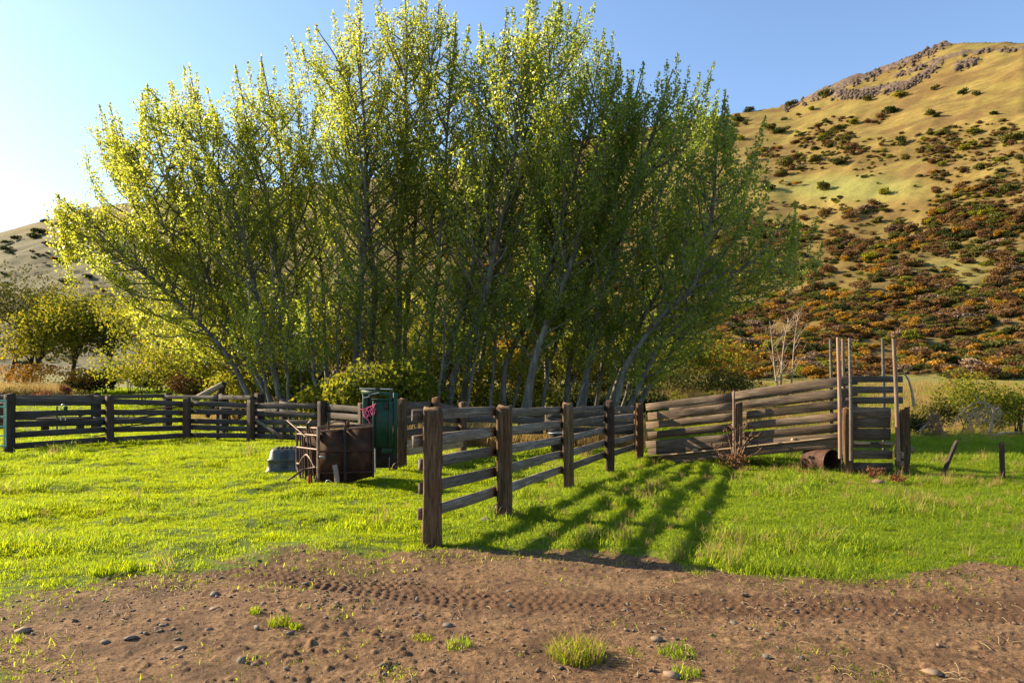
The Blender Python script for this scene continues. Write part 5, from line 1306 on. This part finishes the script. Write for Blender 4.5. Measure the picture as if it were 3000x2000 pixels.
n = 260; P = np.column_stack([rr.normal(0, .16, n), rr.normal(0, .14, n), rr.uniform(.0, .42, n)**1.2]); V, F = leaf_arr(P, .07, rr)
put('dry_leaf', mesh_np('dry_leaf', V, F, [M['redweed']], False, {'tint': np.full(n*4, .7)}), bd, Matrix.Translation((bx, by, bz)))['kind'] = 'stuff'
# stakes at the right
def stake(name, label, pb, pt, Yd, w, m):
    x = PX(pb[0], Yd); z = gh(x, Yd); h = (pb[1]-pt[1])/2000*Yd; ln = (pt[0]-pb[0])/2000*Yd/h
    t = thing(name, (x, Yd, z), label, 'post'); post(t, (x, Yd, z), h, w, w, M[m], .2, (ln, 0), seed=int(pb[0]), name='stake', taper=.95, rough=.02)
stake('leaning_post', 'thin dark fence post leaning far over in the shaded grass at the right', (2762, 1397), (2810, 1296), 14.6, .075, 'postd')
stake('fence_stake', 'upright dark fence stake in the shaded grass near the right edge', (2937, 1407), (2934, 1302), 14.0, .08, 'postd')
# dry weeds beside the far end of the fence
for k, (a, b, hpx) in enumerate([(2545,1400,38),(2600,1412,30),(1000,1400,22)]):
    Yd = EYE*2000/(b-1150); Yd = min(Yd, 15); x = PX(a, Yd)
    bush('dry_weed', x, Yd-.3, .35, .25, hpx/2000*Yd, 'redweed', ['small dry weed at the foot of the chute end boards, left one', 'small dry weed at the foot of the right chute post', 'small dry weed below the rusted squeeze panel'][k], 130, 70+k, leaf=.05, lumps=6, cat='weed', rad=.005)

# ---- stones
def stone(px, py, wpx, m, label, group=None, sd=0, flatz=.6, name='stone'):
    x, y = flat(px, py); z = gh(x, y)+float(dirt_detail(np.array([x]), np.array([y]))[0]); s = wpx/2000*y*.5
    r_ = np.random.RandomState(sd); v, f = rock_arr(r_, s, flatz)
    me = mesh_np(name, v, f, [M[m]]); o = put(name, me, None, Matrix.Translation((x, y, z+s*.12)))
    return tag(o, label, 'stone', group)
stone(1422, 1530, 46, 'stone', 'lone dark rock in the grass left of the second fence post', None, 1, .7)
stone(1586, 1474, 24, 'stone', 'rock in the grass between the second and third fence posts', None, 2, .7)
stone(68, 1850, 52, 'stonet', 'large smooth tan stone half buried at the left edge', None, 3, .35)
stone(2575, 1412, 34, 'stonet', 'reddish stone at the foot of the right chute post', None, 4, .7)
stone(2735, 1975, 70, 'stonet', 'flat tan stone at the bottom right', None, 5, .25)
stone(1925, 1875, 40, 'stonet', 'pale tan stone beside the green weeds at the bottom', None, 6, .4)
stone(1970, 1980, 60, 'stonet', 'brown grey stone at the bottom edge below the green weeds', None, 7, .45)
stone(1312, 1832, 30, 'stone', 'grey stone next to the sparse green sprigs right of centre', None, 8)
stone(848, 1860, 26, 'stone', 'dark stone under the grass tufts left of centre', None, 9)
stone(705, 1944, 38, 'stone', 'grey pointed stone near the bottom left of centre', None, 10, .8)
stone(530, 1898, 32, 'stonet', 'reddish flat stone left of the grey pointed one', None, 11, .4)
stone(385, 1870, 36, 'stone', 'grey slab like stone in the lower left dirt', None, 12, .5)
stone(310, 1880, 30, 'stone', 'dark stone left of the grey slab like one', None, 13, .5)
stone(630, 1740, 38, 'stone', 'low grey flat stone above the tyre track at the left', None, 14, .4)
stone(632, 1785, 30, 'stonet', 'thin reddish stone flake left of the tufts', None, 15, .25)
stone(2150, 1827, 30, 'stone', 'dark blue grey stone right of centre in the dirt', None, 16)
stone(2245, 1928, 34, 'stone', 'pair half of dark stones at the bottom right of centre', None, 17)
stone(2345, 1930, 24, 'stone', 'small dark stone right of the bottom pair', None, 18)
r = np.random.RandomState(31)
for k in range(46):
    a = r.uniform(120, 2900); b = r.uniform(1720, 1985)
    if k < 22: a = r.normal(520, 150); b = r.normal(1860, 55)
    stone(a, min(max(b, 1715), 1990), r.uniform(9, 20), ['stone', 'stonet'][k % 2 if k > 22 else (k % 3 == 0)], ['small grey stone lying loose on the bare dirt', 'small tan stone lying loose on the bare dirt'][k % 2 if k > 22 else (k % 3 == 0)], ['small grey stones on the dirt', 'small tan stones on the dirt'][k % 2 if k > 22 else (k % 3 == 0)], 400+k, r.uniform(.4, .7))
# ---- grass tufts standing alone in the dirt
def tuft(px, py, wpx, hpx, m, label, nb, sd, dry=0):
    x, y = flat(px, py); z = gh(x, y)+float(dirt_detail(np.array([x]), np.array([y]))[0])
    R_ = wpx/2000*y*.42; H = hpx/2000*y
    t = thing('grass_tuft', (x, y, z), label, 'grass tuft')
    o = clump_obj('blade', M[m], nb, R_, H*.4, H*1.0, .0075, sd, .8); COL.objects.link(o); o.parent = t; o['kind'] = 'stuff'
    if dry:
        o = clump_obj('dry_blade', M['drygrass'], dry, R_*1.05, H*.6, H*1.25, .005, sd+1, .75); COL.objects.link(o); o.parent = t; o['kind'] = 'stuff'
tuft(1690, 1925, 190, 78, 'grass', 'large pale yellow green grass tuft alone in the dirt at the bottom', 520, 1, 330)
tuft(748, 1800, 42, 40, 'grass', 'small upright grass tuft, left of a group of three in the dirt', 90, 2, 10)
tuft(820, 1832, 78, 48, 'grass', 'widest grass tuft of the three left of centre in the dirt', 170, 3, 40)
tuft(868, 1842, 46, 34, 'grass', 'grass tuft at the right of the three left of centre', 110, 4, 12)
tuft(1240, 1868, 80, 28, 'grass', 'low spread grass tuft near the grey stone right of centre', 120, 5, 12)
tuft(1345, 1892, 100, 40, 'grassd', 'sparse green weed tuft right of the low spread one', 120, 6, 12)
tuft(1985, 1915, 130, 46, 'grassd', 'leafy green weed patch at the bottom right of the big tuft', 190, 7, 12)
tuft(2010, 1975, 100, 44, 'grassd', 'green weed patch at the bottom edge below the other one', 150, 8, 8)
tuft(1850, 1905, 60, 26, 'grassd', 'tiny green sprig between the big tuft and the weed patch', 60, 9, 5)
tuft(1215, 1618, 74, 36, 'grass', 'thick low grass tuft left of the foot of the corner post', 190, 10, 10)
tuft(1150, 1975, 160, 34, 'grass', 'thin green tuft at the bottom edge in the centre', 110, 11, 20)
tuft(330, 1672, 150, 44, 'grass', 'broad bright grass tuft at the left edge of the dirt', 520, 12, 5)

# ---- labels of look-alikes: say their order from the left of the picture
ORD = ['leftmost', 'second', 'third', 'fourth', 'fifth', 'sixth', 'seventh', 'eighth', 'ninth', 'tenth', 'eleventh', 'twelfth', 'thirteenth', 'fourteenth', 'fifteenth', 'sixteenth', 'seventeenth', 'eighteenth', 'nineteenth', 'twentieth',
       'twenty-first', 'twenty-second', 'twenty-third', 'twenty-fourth', 'twenty-fifth', 'twenty-sixth', 'twenty-seventh', 'twenty-eighth', 'twenty-ninth', 'thirtieth']
same = {}
for o in SC.objects:
    if o.parent is None and o.get('label') and o.get('category'): same.setdefault(o['label'], []).append(o)
for lab, os_ in same.items():
    if len(os_) < 2: continue
    os_.sort(key=lambda o: o.matrix_basis.translation.x/max(o.matrix_basis.translation.y, .1))
    for k, o in enumerate(os_):
        o['label'] = ('leftmost ' if k == 0 else 'rightmost ' if k == len(os_)-1 else ORD[k]+' from left, ')+lab
